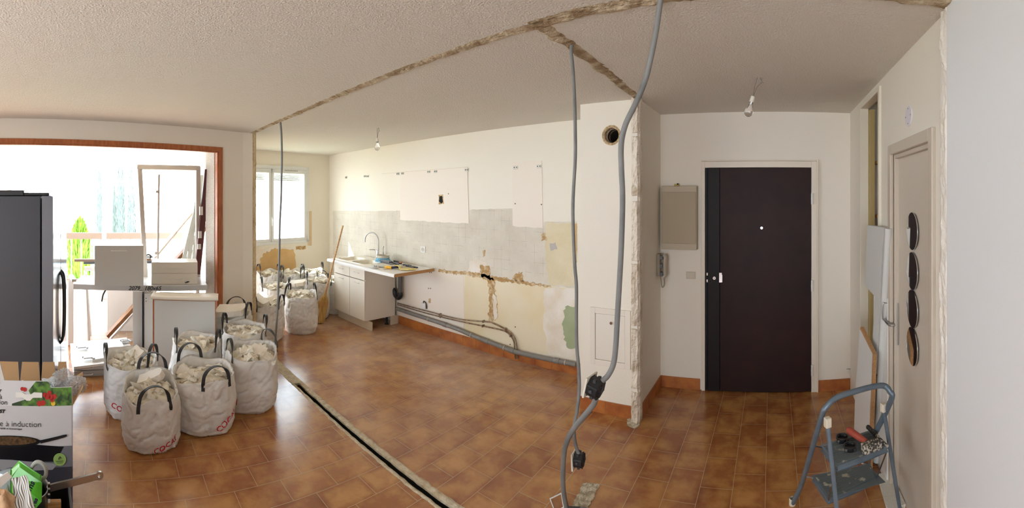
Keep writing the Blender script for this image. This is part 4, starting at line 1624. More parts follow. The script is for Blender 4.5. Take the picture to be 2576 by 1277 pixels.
# round box cover above the beige door
p = onw(2287, 292, WR, .0)
t = thing('round_cover_plate', 'round white junction cover high above the beige door', 'cover plate', p)
M_ = Matrix(((0, 0, -1), (1, 0, 0), (0, 1, 0)))
mb = MB()
mb.lathe([(.056, 0), (.056, .003), (.053, .006), (.0005, .006)], p, 40, M_)
mb.build('disc', mat('cool white plastic', C(216, 212, 218), .4), t, smooth=True)
for a_ in (PI / 2, -PI / 2, PI, 0):
    mb = MB()
    mb.lathe([(.004, .006), (.0035, .0085), (.0004, .0085)], p + Vector((0, .04 * math.cos(a_), .04 * math.sin(a_))), 8, M_)
    mb.build('screw', m_steel, t)
# small hook rail
p = onw(2144, 928, WD, .02)
t = thing('hook_rail', 'tiny metal rail with two white hooks low on the hall wall', 'hook', p)
mb = MB()
mb.box((p.x + .0, 3.80, p.z), (.10, .012, .005))
mb.box((p.x + .05, 3.80, p.z + .05), (.005, .012, .10))
mb.build('bar', m_steel, t)
for s_ in (-.04, .01):
    mb = MB()
    mb.cyl((p.x + s_, 3.795, p.z), (p.x + s_, 3.795, p.z - .04), .006, 8)
    mb.build('peg', m_white, t)

# ------------------------------------------------------------------ pipes
def pipe_on(uvs, off, wall=WK):
    return [onw(u, v, wall, off) for u, v in uvs]
wp = smoothpath(pipe_on([(998, 776), (1030, 787), (1090, 806), (1150, 827), (1185, 842), (1210, 852), (1260, 871), (1300, 885), (1380, 903), (1449, 916)], .055), 5)
t = thing('waste_pipe', 'grey plastic waste pipe running along the kitchen wall skirting', 'pipe', wp[0])
mb = MB()
mb.tube(wp, .024, 14)
mb.build('run', m_grey, t, smooth=True)
for k in (12, 26, 33, 41):
    mb = MB()
    d_ = (wp[k + 1] - wp[k]).normalized()
    mb.tube([wp[k], wp[k] + d_ * .06], .0285, 14)
    mb.build('coupling', m_grey, t, smooth=True)
for k in (9, 20, 31, 43):
    mb = MB()
    d_ = (wp[k + 1] - wp[k]).normalized()
    mb.tube([wp[k] + d_ * .0, wp[k] + d_ * .012], .028, 14)
    mb.obox(wp[k] + Vector((0, .0, -.006)), d_ * .012, (0, .055, 0), (0, 0, .012))
    mb.build('clip', mat('grey clip', C(176, 168, 156), .5), t)
vp = onw(1007, 712, WK, .07)
mb = MB()
mb.tube([(vp.x, vp.y, .83), (vp.x, vp.y, .45)], .03, 14)
mb.tube([(vp.x, vp.y, .73), (vp.x, vp.y, .69)], .034, 14)
vt = thing('vertical_waste_pipe', 'dark grey upright waste pipe hanging below the worktop', 'pipe', (vp.x, vp.y, .45))
mb.build('run', mat('dark grey pvc', C(92, 88, 84), .5), vt, smooth=True)
mb = MB()
mb.tube(smoothpath([(vp.x, vp.y, .47), (vp.x, vp.y, .42), (vp.x - .05, vp.y, .385), (vp.x - .11, vp.y, .42), (vp.x - .13, vp.y, .47), (vp.x - .2, vp.y, .5)], 5), .034, 14)
mb.build('trap', m_black, vt, smooth=True, label='black trap elbow')
up = smoothpath(pipe_on([(1000, 762), (1036, 772), (1078, 783), (1155, 802), (1226, 809), (1241, 813), (1271, 828), (1290, 843), (1299, 865), (1302, 902)], .03), 5)
lo_ = smoothpath(pipe_on([(1000, 766), (1026, 774), (1078, 789), (1158, 808), (1226, 822), (1268, 832), (1284, 844), (1293, 862), (1296, 902)], .03), 5)
for pts, lab in ((up, 'upper old copper water pipe curving down the kitchen wall'), (lo_, 'lower old copper water pipe curving down the kitchen wall')):
    t = thing('copper_pipe', lab, 'pipe', pts[0], 'copper water pipes on the kitchen wall')
    mb = MB()
    mb.tube(pts, .0075, 10)
    mb.build('tube', m_copper, t, smooth=True)
    for k in (12, 19, 30):
        if k < len(pts):
            mb = MB()
            mb.box(pts[k] + Vector((0, .01, 0)), (.014, .045, .024))
            mb.build('clip', MATS['old copper'], t)

# ------------------------------------------------------------------ ceiling bulbs
m_bulb = mat('bulb glass', (1, 1, 1, 1), 0.02, trans=1.0, spec=.5)
def bulb(u, v, label, tilt):
    p = atz(u, v, CEIL)
    p.z = CEIL
    t = thing('bare_bulb', label, 'light bulb', p, 'bare bulbs hanging from the ceiling')
    e = p + Vector((tilt[0], tilt[1], -.115))
    for s_ in (-.008, .01):
        mb = MB()
        mb.tube(smoothpath([p + Vector((s_, 0, 0)), p + Vector((s_ * 2, .005, -.03)), (p + e) / 2 + Vector((s_, 0, 0)), e], 5), .0018, 6)
        mb.build('wire', mat('wire beige', C(120, 104, 90), .6), t)
    mb = MB()
    mb.tube([p + Vector((.02, 0, .0)), p + Vector((.022, 0, -.03)), p + Vector((.035, 0, -.035))], .003, 6)
    mb.build('ceiling_hook', m_steel, t)
    d = (e - p).normalized()
    M_ = d.to_track_quat('Z', 'Y').to_matrix()
    mb = MB()
    mb.lathe([(.001, 0), (.013, .002), (.015, .02), (.016, .04)], e, 18, M_)
    mb.build('lamp_holder', mat('white holder', C(226, 220, 206), .5), t, smooth=True)
    mb = MB()
    mb.lathe([(.013, .038), (.013, .055)], e, 18, M_)
    mb.build('cap', m_steel, t, smooth=True)
    mb = MB()
    mb.lathe([(.013, .054), (.016, .065), (.027, .09), (.030, .108), (.026, .125), (.014, .136), (.0005, .139)], e, 24, M_)
    mb.build('glass', m_bulb, t, smooth=True, sharp=0)
bulb(950, 322, 'bare clear bulb hanging over the kitchen', (.01, -.01))
bulb(1908, 195, 'bare clear bulb hanging tilted in front of the entrance door', (-.035, .02))

# ------------------------------------------------------------------ hanging conduits
m_cond = mat('grey conduit', C(108, 108, 107), .5, col2=C(130, 129, 126), nscale=8)
def conduit(pts, r, corr=.0045):
    """ribbed hose: the radius swells at every rib"""
    P = smoothpath(pts, 10)
    # resample evenly
    seg = [0]
    for i in range(1, len(P)):
        seg.append(seg[-1] + (P[i] - P[i - 1]).length)
    n = int(seg[-1] / (corr / 2))
    out, rs = [], []
    j = 0
    for k in range(n + 1):
        s_ = seg[-1] * k / n
        while j < len(seg) - 2 and seg[j + 1] < s_:
            j += 1
        f_ = (s_ - seg[j]) / max(1e-9, seg[j + 1] - seg[j])
        out.append(P[j].lerp(P[j + 1], f_))
        rs.append(r * (1.0 if k % 2 else .88))
    mb = MB()
    mb.tube(out, rs, 10)
    return mb
r0 = atz(705, 306, CEIL)
rr = math.hypot(r0.x, r0.y)
pts = [at(u, v, rr) for u, v in ((705, 303), (708, 340), (709, 400), (708, 450), (707, 500), (704, 560), (703, 620), (701, 700), (698, 780), (694, 840), (692, 868))]
t = thing('hanging_conduit', 'thin grey conduit hanging from the ceiling chase among the rubble bags', 'conduit', pts[0])
conduit(pts, .0115).build('hose', m_cond, t, smooth=True, sharp=0)
mb = MB()
mb.tube(smoothpath([pts[-1], at(693, 880, rr), at(697, 893, rr)], 4), .007, 8)
mb.build('cable_end', m_black, t, smooth=True)


def flushbox(t, c, M_, r, plate, dark=True):
    """octagonal flush box with its cover plate; M_ columns: plate normal first"""
    R = Matrix(M_).transposed()
    mb = MB()
    oc = [(math.cos(PI / 8 + k * PI / 4), math.sin(PI / 8 + k * PI / 4)) for k in range(8)]
    P1 = [c + R @ Vector((0, r * a, r * b)) for a, b in oc]
    mb.prism(P1, R @ Vector((r * 1.05, 0, 0)))
    ho = mb.build('flush_box', m_black, t, bevel=.003)
    mb = MB()
    for s_ in (.25, .55, .8):
        mb.tube([c + R @ Vector((-r * .02, r * s_ * math.cos(2 * PI * k / 24), r * s_ * math.sin(2 * PI * k / 24))) for k in range(24)], .0018, 5, closed=True)
    for k in range(6):
        a = 2 * PI * k / 6
        mb.box(c + R @ Vector((r * .5, r * .96 * math.cos(a), r * .96 * math.sin(a))), (r * .3, r * .25, r * .3))
    mb.build('box_rib', mat('scuffed black plastic', C(52, 52, 54), .5, col2=C(120, 116, 110), nscale=60, lo=.55, hi=.75), ho)
    mb = MB()
    mb.obox(c + R @ Vector((r * 1.06, -plate / 2, -plate / 2)), R @ Vector((.009, 0, 0)), R @ Vector((0, plate, 0)), R @ Vector((0, 0, plate)))
    mb.build('cover_plate', mat('dirty white plastic', C(214, 206, 190), .5), t, bevel=.003)


r0 = atz(1438, 112, CEIL)
rr = math.hypot(r0.x, r0.y)
pts = [at(u, v, rr) for u, v in ((1439, 108), (1437, 130), (1441, 170), (1445, 240), (1447, 330), (1447, 400), (1443, 470), (1441, 530), (1443, 610), (1446, 670), (1450, 720), (1450, 800), (1451, 870), (1456, 930), (1457, 980), (1452, 1030), (1445, 1070), (1445, 1100), (1450, 1125), (1455, 1140))]
t = thing('hanging_conduit', 'grey conduit hanging from the ceiling chase to a small side-turned socket box', 'conduit', pts[0])
conduit(pts, .0095).build('hose', m_cond, t, smooth=True, sharp=0)
n1 = Vector((-.95, -.1, -.05)).normalized()
c = at(1466, 1157, rr)
yv = Vector((0, 0, 1)).cross(n1).normalized()
flushbox(t, c, (n1, yv, n1.cross(yv)), .038, .085)
uvr = [(1666, -22, 1.62), (1660, 10, 1.64), (1650, 80, 1.66), (1636, 150, 1.68), (1622, 205, 1.7), (1598, 262, 1.71), (1574, 312, 1.72), (1563, 360, 1.74), (1563, 420, 1.75), (1566, 490, 1.76), (1565, 560, 1.77), (1561, 660, 1.78), (1554, 780, 1.80), (1549, 870, 1.80), (1543, 915, 1.80), (1530, 943, 1.80), (1515, 958, 1.80)]
pts = [at(u, v, r) for u, v, r in uvr]
t = thing('hanging_conduit', 'thickest grey conduit hanging from the ceiling through a large black socket box to the floor', 'conduit', pts[0])
conduit(pts, .0125).build('hose', m_cond, t, smooth=True, sharp=0)
uvr2 = [(1499, 1003, 1.80), (1492, 1018, 1.82), (1470, 1045, 1.86), (1445, 1075, 1.92), (1428, 1105, 1.98), (1419, 1140, 2.04), (1416, 1190, 2.10), (1417, 1230, 2.15), (1422, 1262, 2.2), (1428, 1285, 2.24)]
pts2 = [at(u, v, r) for u, v, r in uvr2]
conduit(pts2, .0125).build('hose', m_cond, t, smooth=True, sharp=0)
c = at(1509, 980, 1.80)
n1 = Vector((-.55, -.62, .18)).normalized()
n1 = Vector((-.93, .1, .22)).normalized()
yv = Vector((0, 0, 1)).cross(n1).normalized()
flushbox(t, c - n1 * .0, (n1, yv, n1.cross(yv)), .044, .09)
# floor box at the foot of the conduit
p = atz(1440, 1292, 0)
t = thing('floor_box', 'broken floor socket box with a white frame at the conduit foot', 'socket', (p.x, p.y, 0))
mb = MB()
mb.box((p.x, p.y, .012), (.09, .06, .024), .4)
mb.build('box', m_black, t, bevel=.004)
a_, b_, c_, d_ = atz(1384, 1256, .0), atz(1412, 1240, .03), atz(1418, 1275, .03), atz(1396, 1290, .0)
mb = MB()
mb.tube([a_ + Vector((0, 0, .005)), b_, c_, d_ + Vector((0, 0, .005))], .004, 6, closed=True)
mb.build('broken_frame', m_white, t)
mb = MB()
e_ = atz(1490, 1287, .02)
mb.tube(smoothpath([p + Vector((.04, 0, .02)), (p + e_) / 2 + Vector((0, 0, .02)), e_, atz(1530, 1300, .02)], 4), .012, 8)
mb.build('conduit_stub', m_cond, t, smooth=True)
# chipped-out patch in the tiles beside it
poly = [atz(u, v, .0) for u, v in ((1438, 1277), (1467, 1218), (1478, 1214), (1509, 1218), (1506, 1228), (1478, 1280), (1470, 1300), (1425, 1300))]
mb = MB()
mb.prism(rag([q + Vector((0, 0, .0006)) for q in poly], .006, .02, 5), (0, 0, .004))
struct(mb, 'trim_55', mat('chipped screed', C(222, 212, 190), .95, col2=C(176, 162, 134), nscale=30, lo=.42, hi=.62, bump=1, bscale=90, bdist=.02))
mb = MB()
mb.prism(rag([atz(u, v, .0006) for u, v in ((1578, 1056), (1600, 1048), (1610, 1068), (1596, 1078), (1578, 1070))], .006, .02, 6), (0, 0, .006))
struct(mb, 'trim_56', MATS['chipped screed'])
# ------------------------------------------------------------------ rubble bags
def add_bag(u, rho, r, h, handles, logo, seed, label, short, tip=.018, fill=.045, chunk=.06, pile=.045):
    base = at(u, 600, rho)
    cx, cy = base.x, base.y
    fc = math.atan2(-cy, -cx)
    t = thing('rubble_bag', label, 'bag', (cx, cy, 0), 'white woven bags of plaster rubble')
    hang = [fc + math.radians(a) for a in handles]
    sd = Vector((seed * 3.1, seed * 1.7, seed * .9))
    lean = Vector((noise.noise(sd * 2.3), noise.noise(sd * 5.1), 0)) * .05

    def prof(s_):
        pts = [(0, .80), (.06, .93), (.2, 1.0), (.45, 1.03), (.75, .99), (1.0, .95), (1.2, .95)]
        for i in range(len(pts) - 1):
            if s_ <= pts[i + 1][0]:
                f_ = (s_ - pts[i][0]) / (pts[i + 1][0] - pts[i][0])
                f_ = f_ * f_ * (3 - 2 * f_)
                return pts[i][1] + (pts[i + 1][1] - pts[i][1]) * f_
        return .93

    def rimz(a):
        z = h * (1 + .02 * math.sin(a * 3 + seed) + .02 * math.sin(a * 5 + seed * 2)) - tip * math.cos(a - fc)
        for q in hang:
            d_ = math.atan2(math.sin(a - q), math.cos(a - q))
            z += h * .07 * math.exp(-(d_ / .38) ** 2)
        return z

    def SF(a, z, off=0.0):
        ca, sa = math.cos(a), math.sin(a)
        q = (abs(math.cos(a - fc)) ** 2.9 + abs(math.sin(a - fc)) ** 2.9) ** (-1 / 2.9)
        s_ = z / h
        low = max(0, 1 - s_ * 1.3)
        rr_ = r * prof(s_) * (1 + (q - 1) * (.55 + .3 * low)) * .95
        e = noise.noise(Vector((ca * 1.6, sa * 1.6, z * 5.0)) + sd)
        # horizontal creases with sharp valleys
        cr = noise.noise(Vector((ca * 1.5, sa * 1.5, z * 17 + 1.5 * e)) + sd)
        cr2 = abs(noise.noise(Vector((ca * 3.5 + z * 6, sa * 3.5 - z * 4, z * 9)) + sd * 2))
        cr3 = abs(noise.noise(Vector((ca * 8, sa * 8, z * 22 + 3 * e)) + sd * 3))
        rr_ *= 1 + .09 * e + .03 * cr * (.4 + low) - .06 * (1 - min(1, cr2 * 5)) ** 2 + .035 * cr3
        rr_ += off
        k = lean * s_
        zz = z
        if s_ < .12:
            zz = max(0, z + .012 * noise.noise(Vector((ca * 4, sa * 4, 0)) + sd) * min(1, s_ * 20))
        return Vector((cx + k.x + rr_ * ca, cy + k.y + rr_ * sa, zz))

    NA, NZ = 112, 46
    vs, fs = [], []
    for j in range(NZ + 1):
        for i in range(NA):
            a = 2 * PI * i / NA
            vs.append(SF(a, rimz(a) * (j / NZ) ** 1.05))
    zin = h * (1 - fill / h) - .03
    for j in range(1, 9):
        for i in range(NA):
            a = 2 * PI * i / NA
            z = rimz(a) + (zin - rimz(a)) * j / 8
            vs.append(SF(a, z, -.006 - .004 * min(j, 3)))
    J = NZ + 9
    for j in range(J - 1):
        for i in range(NA):
            i2 = (i + 1) % NA
            fs.append((j * NA + i, j * NA + i2, (j + 1) * NA + i2, (j + 1) * NA + i))
    fs.append(tuple(range(NA))[::-1])
    mb = MB()
    mb.add(vs, fs)
    mb.build('sack', m_bag, t, smooth=True, sharp=0)
    # handles
    for q, ha in zip(hang, handles):
        hs = .115 / r
        pts, wd = [], []
        n_out = Vector((math.cos(q), math.sin(q), 0))
        tg = Vector((-math.sin(q), math.cos(q), 0))
        lean_h = .25 * noise.noise(sd * 7 + Vector((ha, 0, 0)))
        pa, pb = SF(q - hs, rimz(q - hs), .003), SF(q + hs, rimz(q + hs), .003)
        A = [SF(q - hs, rimz(q - hs) - d_, .004) for d_ in (.055, .03, .005)]
        B = [SF(q + hs, rimz(q + hs) - d_, .004) for d_ in (.005, .03, .055)]
        hp = .118 + .02 * noise.noise(sd + Vector((ha, 1, 1)))
        arc = []
        for k in range(1, 12):
            g = PI * k / 12
            m_ = (pa + pb) / 2
            half = (pb - pa) / 2
            arc.append(m_ - half * math.cos(g) * (1 - .1 * math.sin(g)) + Vector((0, 0, hp * math.sin(g) ** .75)) + n_out * lean_h * hp * math.sin(g))
        P = A + arc + B
        P = smoothpath(P, 3)
        N = len(P)
        for i in range(N):
            f_ = math.sin(PI * i / (N - 1)) ** 2
            wd.append(tg * (1 - f_) + n_out * f_ * .9 + tg * .0)
        mb = MB()
        mb.strap(P, wd, .026, .0045)
        mb.build('handle', m_strap, t)
    if logo is not None:
        (la, lz, size, tilt) = logo
        qa = fc + math.radians(la)
        vs_, fs_ = text_mesh('COCAÏ', size, 0.0, bold=size * .012)
        w_ = max(v.x for v in vs_)
        # cut the letters finely so that they follow the folds
        bm = bmesh.new()
        bv = [bm.verts.new(v) for v in vs_]
        for f_ in fs_:
            try:
                bm.faces.new([bv[i] for i in f_])
            except ValueError:
                pass
        bmesh.ops.triangulate(bm, faces=bm.faces)
        for _ in range(2):
            bmesh.ops.subdivide_edges(bm, edges=[e for e in bm.edges if e.calc_length() > .006], cuts=1)
        bm.verts.index_update()
        ct, st = math.cos(tilt), math.sin(tilt)
        vv = []
        for v in bm.verts:
            x, y = v.co.x - w_ / 2, v.co.y
            X, Y = x * ct - y * st, x * st + y * ct
            vv.append(SF(qa + X / r, lz + Y, .0025))
        ff = [tuple(v.index for v in f_.verts) for f_ in bm.faces]
        bm.free()
        mb = MB()
        mb.add(vv, ff)
        mb.build('printed_logo', m_red, t, label='red printed lettering on the bag')
    # rubble
    rnd = random.Random(seed * 7 + 1)
    mb = MB()
    zt_ = h - fill
    k0 = lean * (zt_ / h)
    cxx, cyy = cx + k0.x, cy + k0.y
    vs, fs = [], []
    NR = 10
    for j in range(NR + 1):
        for i in range(40):
            a = 2 * PI * i / 40
            f_ = j / NR
            p_ = SF(a, zt_, -.022)
            x = cxx + (p_.x - cxx) * f_
            y = cyy + (p_.y - cyy) * f_
            z = zt_ - .02 + pile * (1 - f_ * f_) + .03 * noise.noise(Vector((x * 14, y * 14, seed)))
            vs.append((x, y, z))
    for j in range(NR):
        for i in range(40):
            i2 = (i + 1) % 40
            fs.append((j * 40 + i, (j + 1) * 40 + i, (j + 1) * 40 + i2, j * 40 + i2))
    mb.add(vs, fs)
    for k in range(34):
        f_ = math.sqrt(rnd.random()) * .8
        a = rnd.uniform(0, 2 * PI)
        p_ = SF(a, zt_, -.03)
        c_ = Vector((cxx + (p_.x - cxx) * f_, cyy + (p_.y - cyy) * f_, zt_ + pile * (1 - f_ * f_) + rnd.uniform(-.01, .012)))
        s_ = chunk * rnd.uniform(.35, 1.15) * (1 if k < 16 else .5)
        R = Matrix.Rotation(rnd.uniform(0, 6), 3, 'Z') @ Matrix.Rotation(rnd.uniform(-.7, .7), 3, 'X') @ Matrix.Rotation(rnd.uniform(-.6, .6), 3, 'Y')
        pts = [c_ + R @ Vector((rnd.uniform(-1, 1) * s_ * 1.3, rnd.uniform(-1, 1) * s_, rnd.choice((-1, 1)) * s_ * .28 * rnd.uniform(.8, 1.1))) for _ in range(12)]
        mb.hull(pts)
    ro = mb.build('plaster_rubble', m_rub)
    ro.location = (0, 0, 0)
    tag(ro, 'broken white plaster rubble filling the bag ' + short, 'rubble', None, 'stuff')
    return t, SF


bags = [
    (381, 3.05, .215, .40, (8, 176), (32, .035, .062, .30), 1, 'white rubble bag standing foremost of all, black handle arched at its front', 'foremost of all', .05),
    (512, 3.30, .258, .41, (25, -150), (44, .09, .062, .55), 2, 'wide white rubble bag with the clearest red lettering, beside the foremost bag', 'with the clearest red lettering'),
    (333, 3.50, .245, .44, (-78, 62), (-18, .09, .062, -.35), 3, 'white rubble bag nearest the fridge, behind the foremost bag', 'nearest the fridge'),
    (629, 3.60, .235, .46, (-72, 128), (-48, .10, .058, -.1), 4, 'white rubble bag standing against the end of the floor chase', 'against the end of the floor chase'),
    (490, 3.80, .235, .47, (-80, 75), None, 5, 'white rubble bag squeezed between the white cabinet and the wide lettered bag', 'squeezed before the white cabinet'),
    (618, 4.12, .235, .49, (95, -105), None, 6, 'white rubble bag behind the one at the chase end, handle folded upright', 'just behind the chase-end bag'),
    (588, 4.56, .205, .53, (172, 70), None, 7, 'white rubble bag holding a big flat plaster slab, against the living-room wall', 'against the living-room wall'),
    (668, 5.30, .235, .46, (-62, 62), None, 8, 'white rubble bag behind the thin hanging conduit, just past the torn wall end', 'just past the torn wall end'),
    (757, 5.62, .235, .49, (100, -110), None, 9, 'crumpled white rubble bag standing free on the kitchen tiles beside the broom', 'free on the kitchen tiles'),
    (690, 5.98, .235, .52, (-85, 80), None, 10, 'white rubble bag in the middle kitchen row, behind the thin conduit', 'in the middle kitchen row by the conduit'),
    (796, 6.27, .20, .55, (-85, 150), None, 11, 'white rubble bag directly behind the broom bristles', 'directly behind the broom'),
    (846, 6.57, .205, .50, (-60, 120), None, 12, 'white rubble bag half hidden behind the sink cabinet', 'half hidden by the sink cabinet'),
    (672, 6.52, .205, .62, (-70, 105), None, 13, 'white rubble bag under the kitchen window against the ochre plaster, at its dark edge', 'under the window on the conduit side'),
    (733, 6.62, .20, .61, (-75, 75), None, 14, 'white rubble bag under the middle of the kitchen window', 'under the middle of the window'),
    (783, 6.67, .20, .62, (-70, 95), None, 15, 'white rubble bag in the kitchen corner beyond the one behind the broom', 'in the kitchen corner'),
]
for b_ in bags:
    add_bag(*b_)


def slab(label, c, dims, rot, seed, group='large plaster slabs in the rubble bags'):
    """a broken flat piece of plaster partition"""
    rnd = random.Random(seed)
    R = Matrix.Rotation(rot[2], 3, 'Z') @ Matrix.Rotation(rot[0], 3, 'X') @ Matrix.Rotation(rot[1], 3, 'Y')
    a, b, e = dims[0] / 2, dims[1] / 2, dims[2]
    base = [(-a, -b), (-a * .1, -b * 1.08), (a, -b * .9), (a * 1.1, 0), (a * .9, b), (0, b * .94), (-a, b * 1.05)]
    poly = [Vector((x + rnd.uniform(-.006, .006), y + rnd.uniform(-.006, .006), 0)) for x, y in base]
    poly = rag(poly, .0035, .02, seed)
    mb = MB()
    mb.prism([Vector(c) + R @ p for p in poly], R @ Vector((0, 0, e)))
    o = mb.build('plaster_slab', m_fill, bevel=.0)
    tag(o, label, 'slab', group)


p = at(384, 940, 3.14)
slab('long sloping plaster slab in the foremost bag', (p.x, p.y, .40), (.20, .09, .05), (.35, -.5, 1.3), 1)
p = at(345, 895, 3.55)
slab('square plaster slab on top of the bag nearest the fridge', (p.x, p.y, .43), (.14, .11, .04), (.5, .1, .4), 2)
p = at(470, 915, 3.28)
slab('small upright plaster slab in the wide lettered bag', (p.x, p.y, .39), (.14, .08, .03), (.9, .3, .6), 3)
p = at(582, 800, 4.5)
slab('big flat bright plaster slab on the bag against the living-room wall', (p.x, p.y, .535), (.30, .20, .06), (.18, -.12, 1.0), 4)
p = at(655, 775, 5.25)
slab('thick rounded plaster slab in the bag past the torn wall end', (p.x, p.y, .46), (.22, .12, .06), (.2, .3, .3), 5)
p = at(690, 765, 5.32)
slab('second flat plaster slab beside the rounded one past the torn wall end', (p.x, p.y, .45), (.18, .14, .04), (.4, -.3, 2.0), 6)
p = at(650, 905, 3.58)
slab('flat pale plaster slab in the chase-end bag', (p.x, p.y, .445), (.15, .12, .03), (.2, .15, .7), 7)
p = at(745, 733, 6.0)
slab('wide tilted plaster slab between the middle-row bags', (p.x, p.y, .53), (.26, .16, .05), (.15, -.15, .9), 8)
# ------------------------------------------------------------------ fridge
m_fr = mat('anthracite steel side', C(62, 64, 70), .45, .3)
m_ss = mat('stainless front', C(178, 182, 188), .16, 1.0)
FX0, FX1, FYF, FYB, FH = -4.02, -3.07, -.42, -1.12, 1.80
t = thing('fridge', 'tall dark grey side-by-side fridge with stainless front beside the terrace opening', 'fridge', (-3.5, -.75, 0))
mb = MB()
mb.obox((FX0, FYB, .03), (FX1 - FX0, 0, 0), (0, FYF - .10 - FYB, 0), (0, 0, FH - .06))
mb.build('body', m_fr, t, bevel=.004)
xm = (FX0 + FX1) / 2
for (a, b) in ((FX0, xm - .004), (xm + .004, FX1)):
    mb = MB()
    mb.obox((a, FYF - .09, .10), (b - a, 0, 0), (0, .085, 0), (0, 0, FH - .13))
    dd = mb.build('door', m_ss, t, bevel=.012)
    mb = MB()
    hx = a + (b - a) * (.93 if b < xm + .01 else .07)
    hx = xm - .045 if b < xm else xm + .045
    mb.tube(smoothpath([(hx, FYF - .01, .54), (hx, FYF + .018, .60), (hx, FYF + .026, .85), (hx, FYF + .018, 1.08), (hx, FYF - .01, 1.14)], 6), .011, 10)
    mb.build('handle', m_black, dd, smooth=True)
mb = MB()
mb.obox((FX1 - .002, FYF - .088, .10), (.004, 0, 0), (0, .08, 0), (0, 0, FH - .13))
mb.build('door_edge', mat('grey door edge', C(112, 114, 120), .35, .5), t)
mb = MB()
mb.obox((FX0 + .02, FYB + .02, 0.0), (FX1 - FX0 - .04, 0, 0), (0, FYF - .14 - FYB, 0), (0, 0, .04))
mb.build('plinth', m_black, t)
mb = MB()
mb.obox((FX1 - .16, FYF - .24, FH - .03), (.13, 0, 0), (0, .20, 0), (0, 0, .025))
mb.obox((FX1 - .22, FYB + .05, FH - .03), (.2, 0, 0), (0, .42, 0), (0, 0, .045))
mb.build('hinge_cover', m_black, t, bevel=.008)
# narrow white board beside the fridge
mb = MB()
a = atz(171, 868, 0)
o_ = Vector((a.x, a.y, 0))
mb.obox(o_, (-.02, .0, 0), (0, .065, 0), (-.03, 0, .80))
m_board = mb.build('white_board', m_white, bevel=.002)
tag(m_board, 'narrow white board standing upright beside the fridge front', 'board')
mb = MB()
o2 = at(178, 700, 4.75)
mb.box((o2.x, o2.y + .02, .86), (.3, .05, .03), .2)
o3 = mb.build('white_batten', m_white, bevel=.002)
tag(o3, 'short white batten lying across the top of the narrow board by the fridge', 'batten')
o3.location.z = 0

# ------------------------------------------------------------------ dismantled kitchen units by the terrace
m_grw = mat('grey-white melamine', C(206, 206, 202), .45)
def facing(u):
    """outward (to the viewer) and sideways unit vectors at column u"""
    a = ang(u)
    return Vector((-math.sin(a), -math.cos(a), 0)), Vector((math.cos(a), -math.sin(a), 0))


# cabinet in front, seen from its side
rho = 4.30
nf, sd = facing(455)
c0 = at(388, 700, rho)
p0 = Vector((c0.x, c0.y, 0))
W_ = .68
t = thing('base_cabinet', 'white base cabinet with wooden edges standing behind the rubble bags', 'cabinet', p0 + sd * W_ / 2)
sd2 = (Vector((math.cos(ang(455) + .10), -math.sin(ang(455) + .10), 0)))
nf2 = Vector((sd2.y, -sd2.x, 0))
mb = MB()
mb.obox(p0 + nf2 * .0, sd2 * .62, -nf2 * .018, (0, 0, .72))
mb.build('side_panel', m_grw, t, bevel=.001)
mb = MB()
mb.obox(p0 - nf2 * .018, sd2 * .62, -nf2 * .36, (0, 0, .018))
mb.obox(p0 - nf2 * .36, sd2 * .62, -nf2 * .018, (0, 0, .72))
mb.obox(p0 - nf2 * .018, sd2 * .012, -nf2 * .34, (0, 0, .72))
mb.build('carcass', m_grw, t)
mb = MB()
mb.obox(p0 - sd2 * .016 - nf2 * .0, sd2 * .016, -nf2 * .02, (0, 0, .735))
mb.obox(p0 + sd2 * .62, sd2 * .008, -nf2 * .02, (0, 0, .72))
mb.obox(p0 + sd2 * .0 + Vector((0, 0, .72)), sd2 * .62, -nf2 * .02, (0, 0, .016))
mb.build('wooden_edge', m_wood2, t, label='bare wooden edges of the cabinet')
# rounded white plank on top
mb = MB()
q0 = p0 - sd2 * .03 + nf2 * .05 + Vector((0, 0, .738))
pr = [(0, .0), (-.008, .012), (0, .026), (.02, .034), (.16, .034), (.16, 0)]
mb.prism([q0 - nf2 * y + Vector((0, 0, z)) for y, z in pr], sd2 * .68)
o_ = mb.build('white_worktop_piece', m_cream, bevel=.002)
tag(o_, 'short piece of white round-edged worktop lying on the base cabinet', 'worktop piece')
# dark thing behind it
c = at(460, 716, 4.72)
t = thing('work_gloves', 'dark blue work gloves left on the marked worktop slab', 'gloves', (c.x, c.y, .80))
for k in range(2):
    mb = MB()
    cc = Vector((c.x, c.y + (k - .5) * .12, .81))
    mb.hull([cc + Vector((random.Random(k * 9 + j).uniform(-.05, .05), random.Random(k * 5 + j).uniform(-.07, .07), random.Random(j).uniform(0, .03))) for j in range(14)])
    mb.build('glove', mat('navy cloth', C(36, 42, 60), .8), t, bevel=.006)
# long slab carrying units
rho = 4.72
z0 = .80
c0, c1 = at(184, 712, rho), at(522, 712, 4.66)
a_, b_ = Vector((c0.x, c0.y, z0 - .06)), Vector((c1.x, c1.y, z0 - .06))
sdx = (b_ - a_).normalized()
nfx = Vector((sdx.y, -sdx.x, 0))
if nfx.x < 0:
    nfx = -nfx
t = thing('worktop_slab', 'long grey worktop slab with handwritten numbers on its front edge', 'worktop', (a_ + b_) / 2)
mb = MB()
mb.obox(a_, b_ - a_, -nfx * .56, (0, 0, .06))
mb.build('slab', mat('pale grey laminate', C(198, 198, 198), .4), t, bevel=.004)
mb = MB()
ip = a_ + sdx * ((b_ - a_).length * .415)
text_on(mb, '2079_ 180x65', .062, ip + nfx * .001 + Vector((0, 0, .01)), sdx, (0, 0, 1), shear=.3, bold=.0012, ext=.0006)
mb.build('handwriting', m_black, t, label='black handwritten numbers')
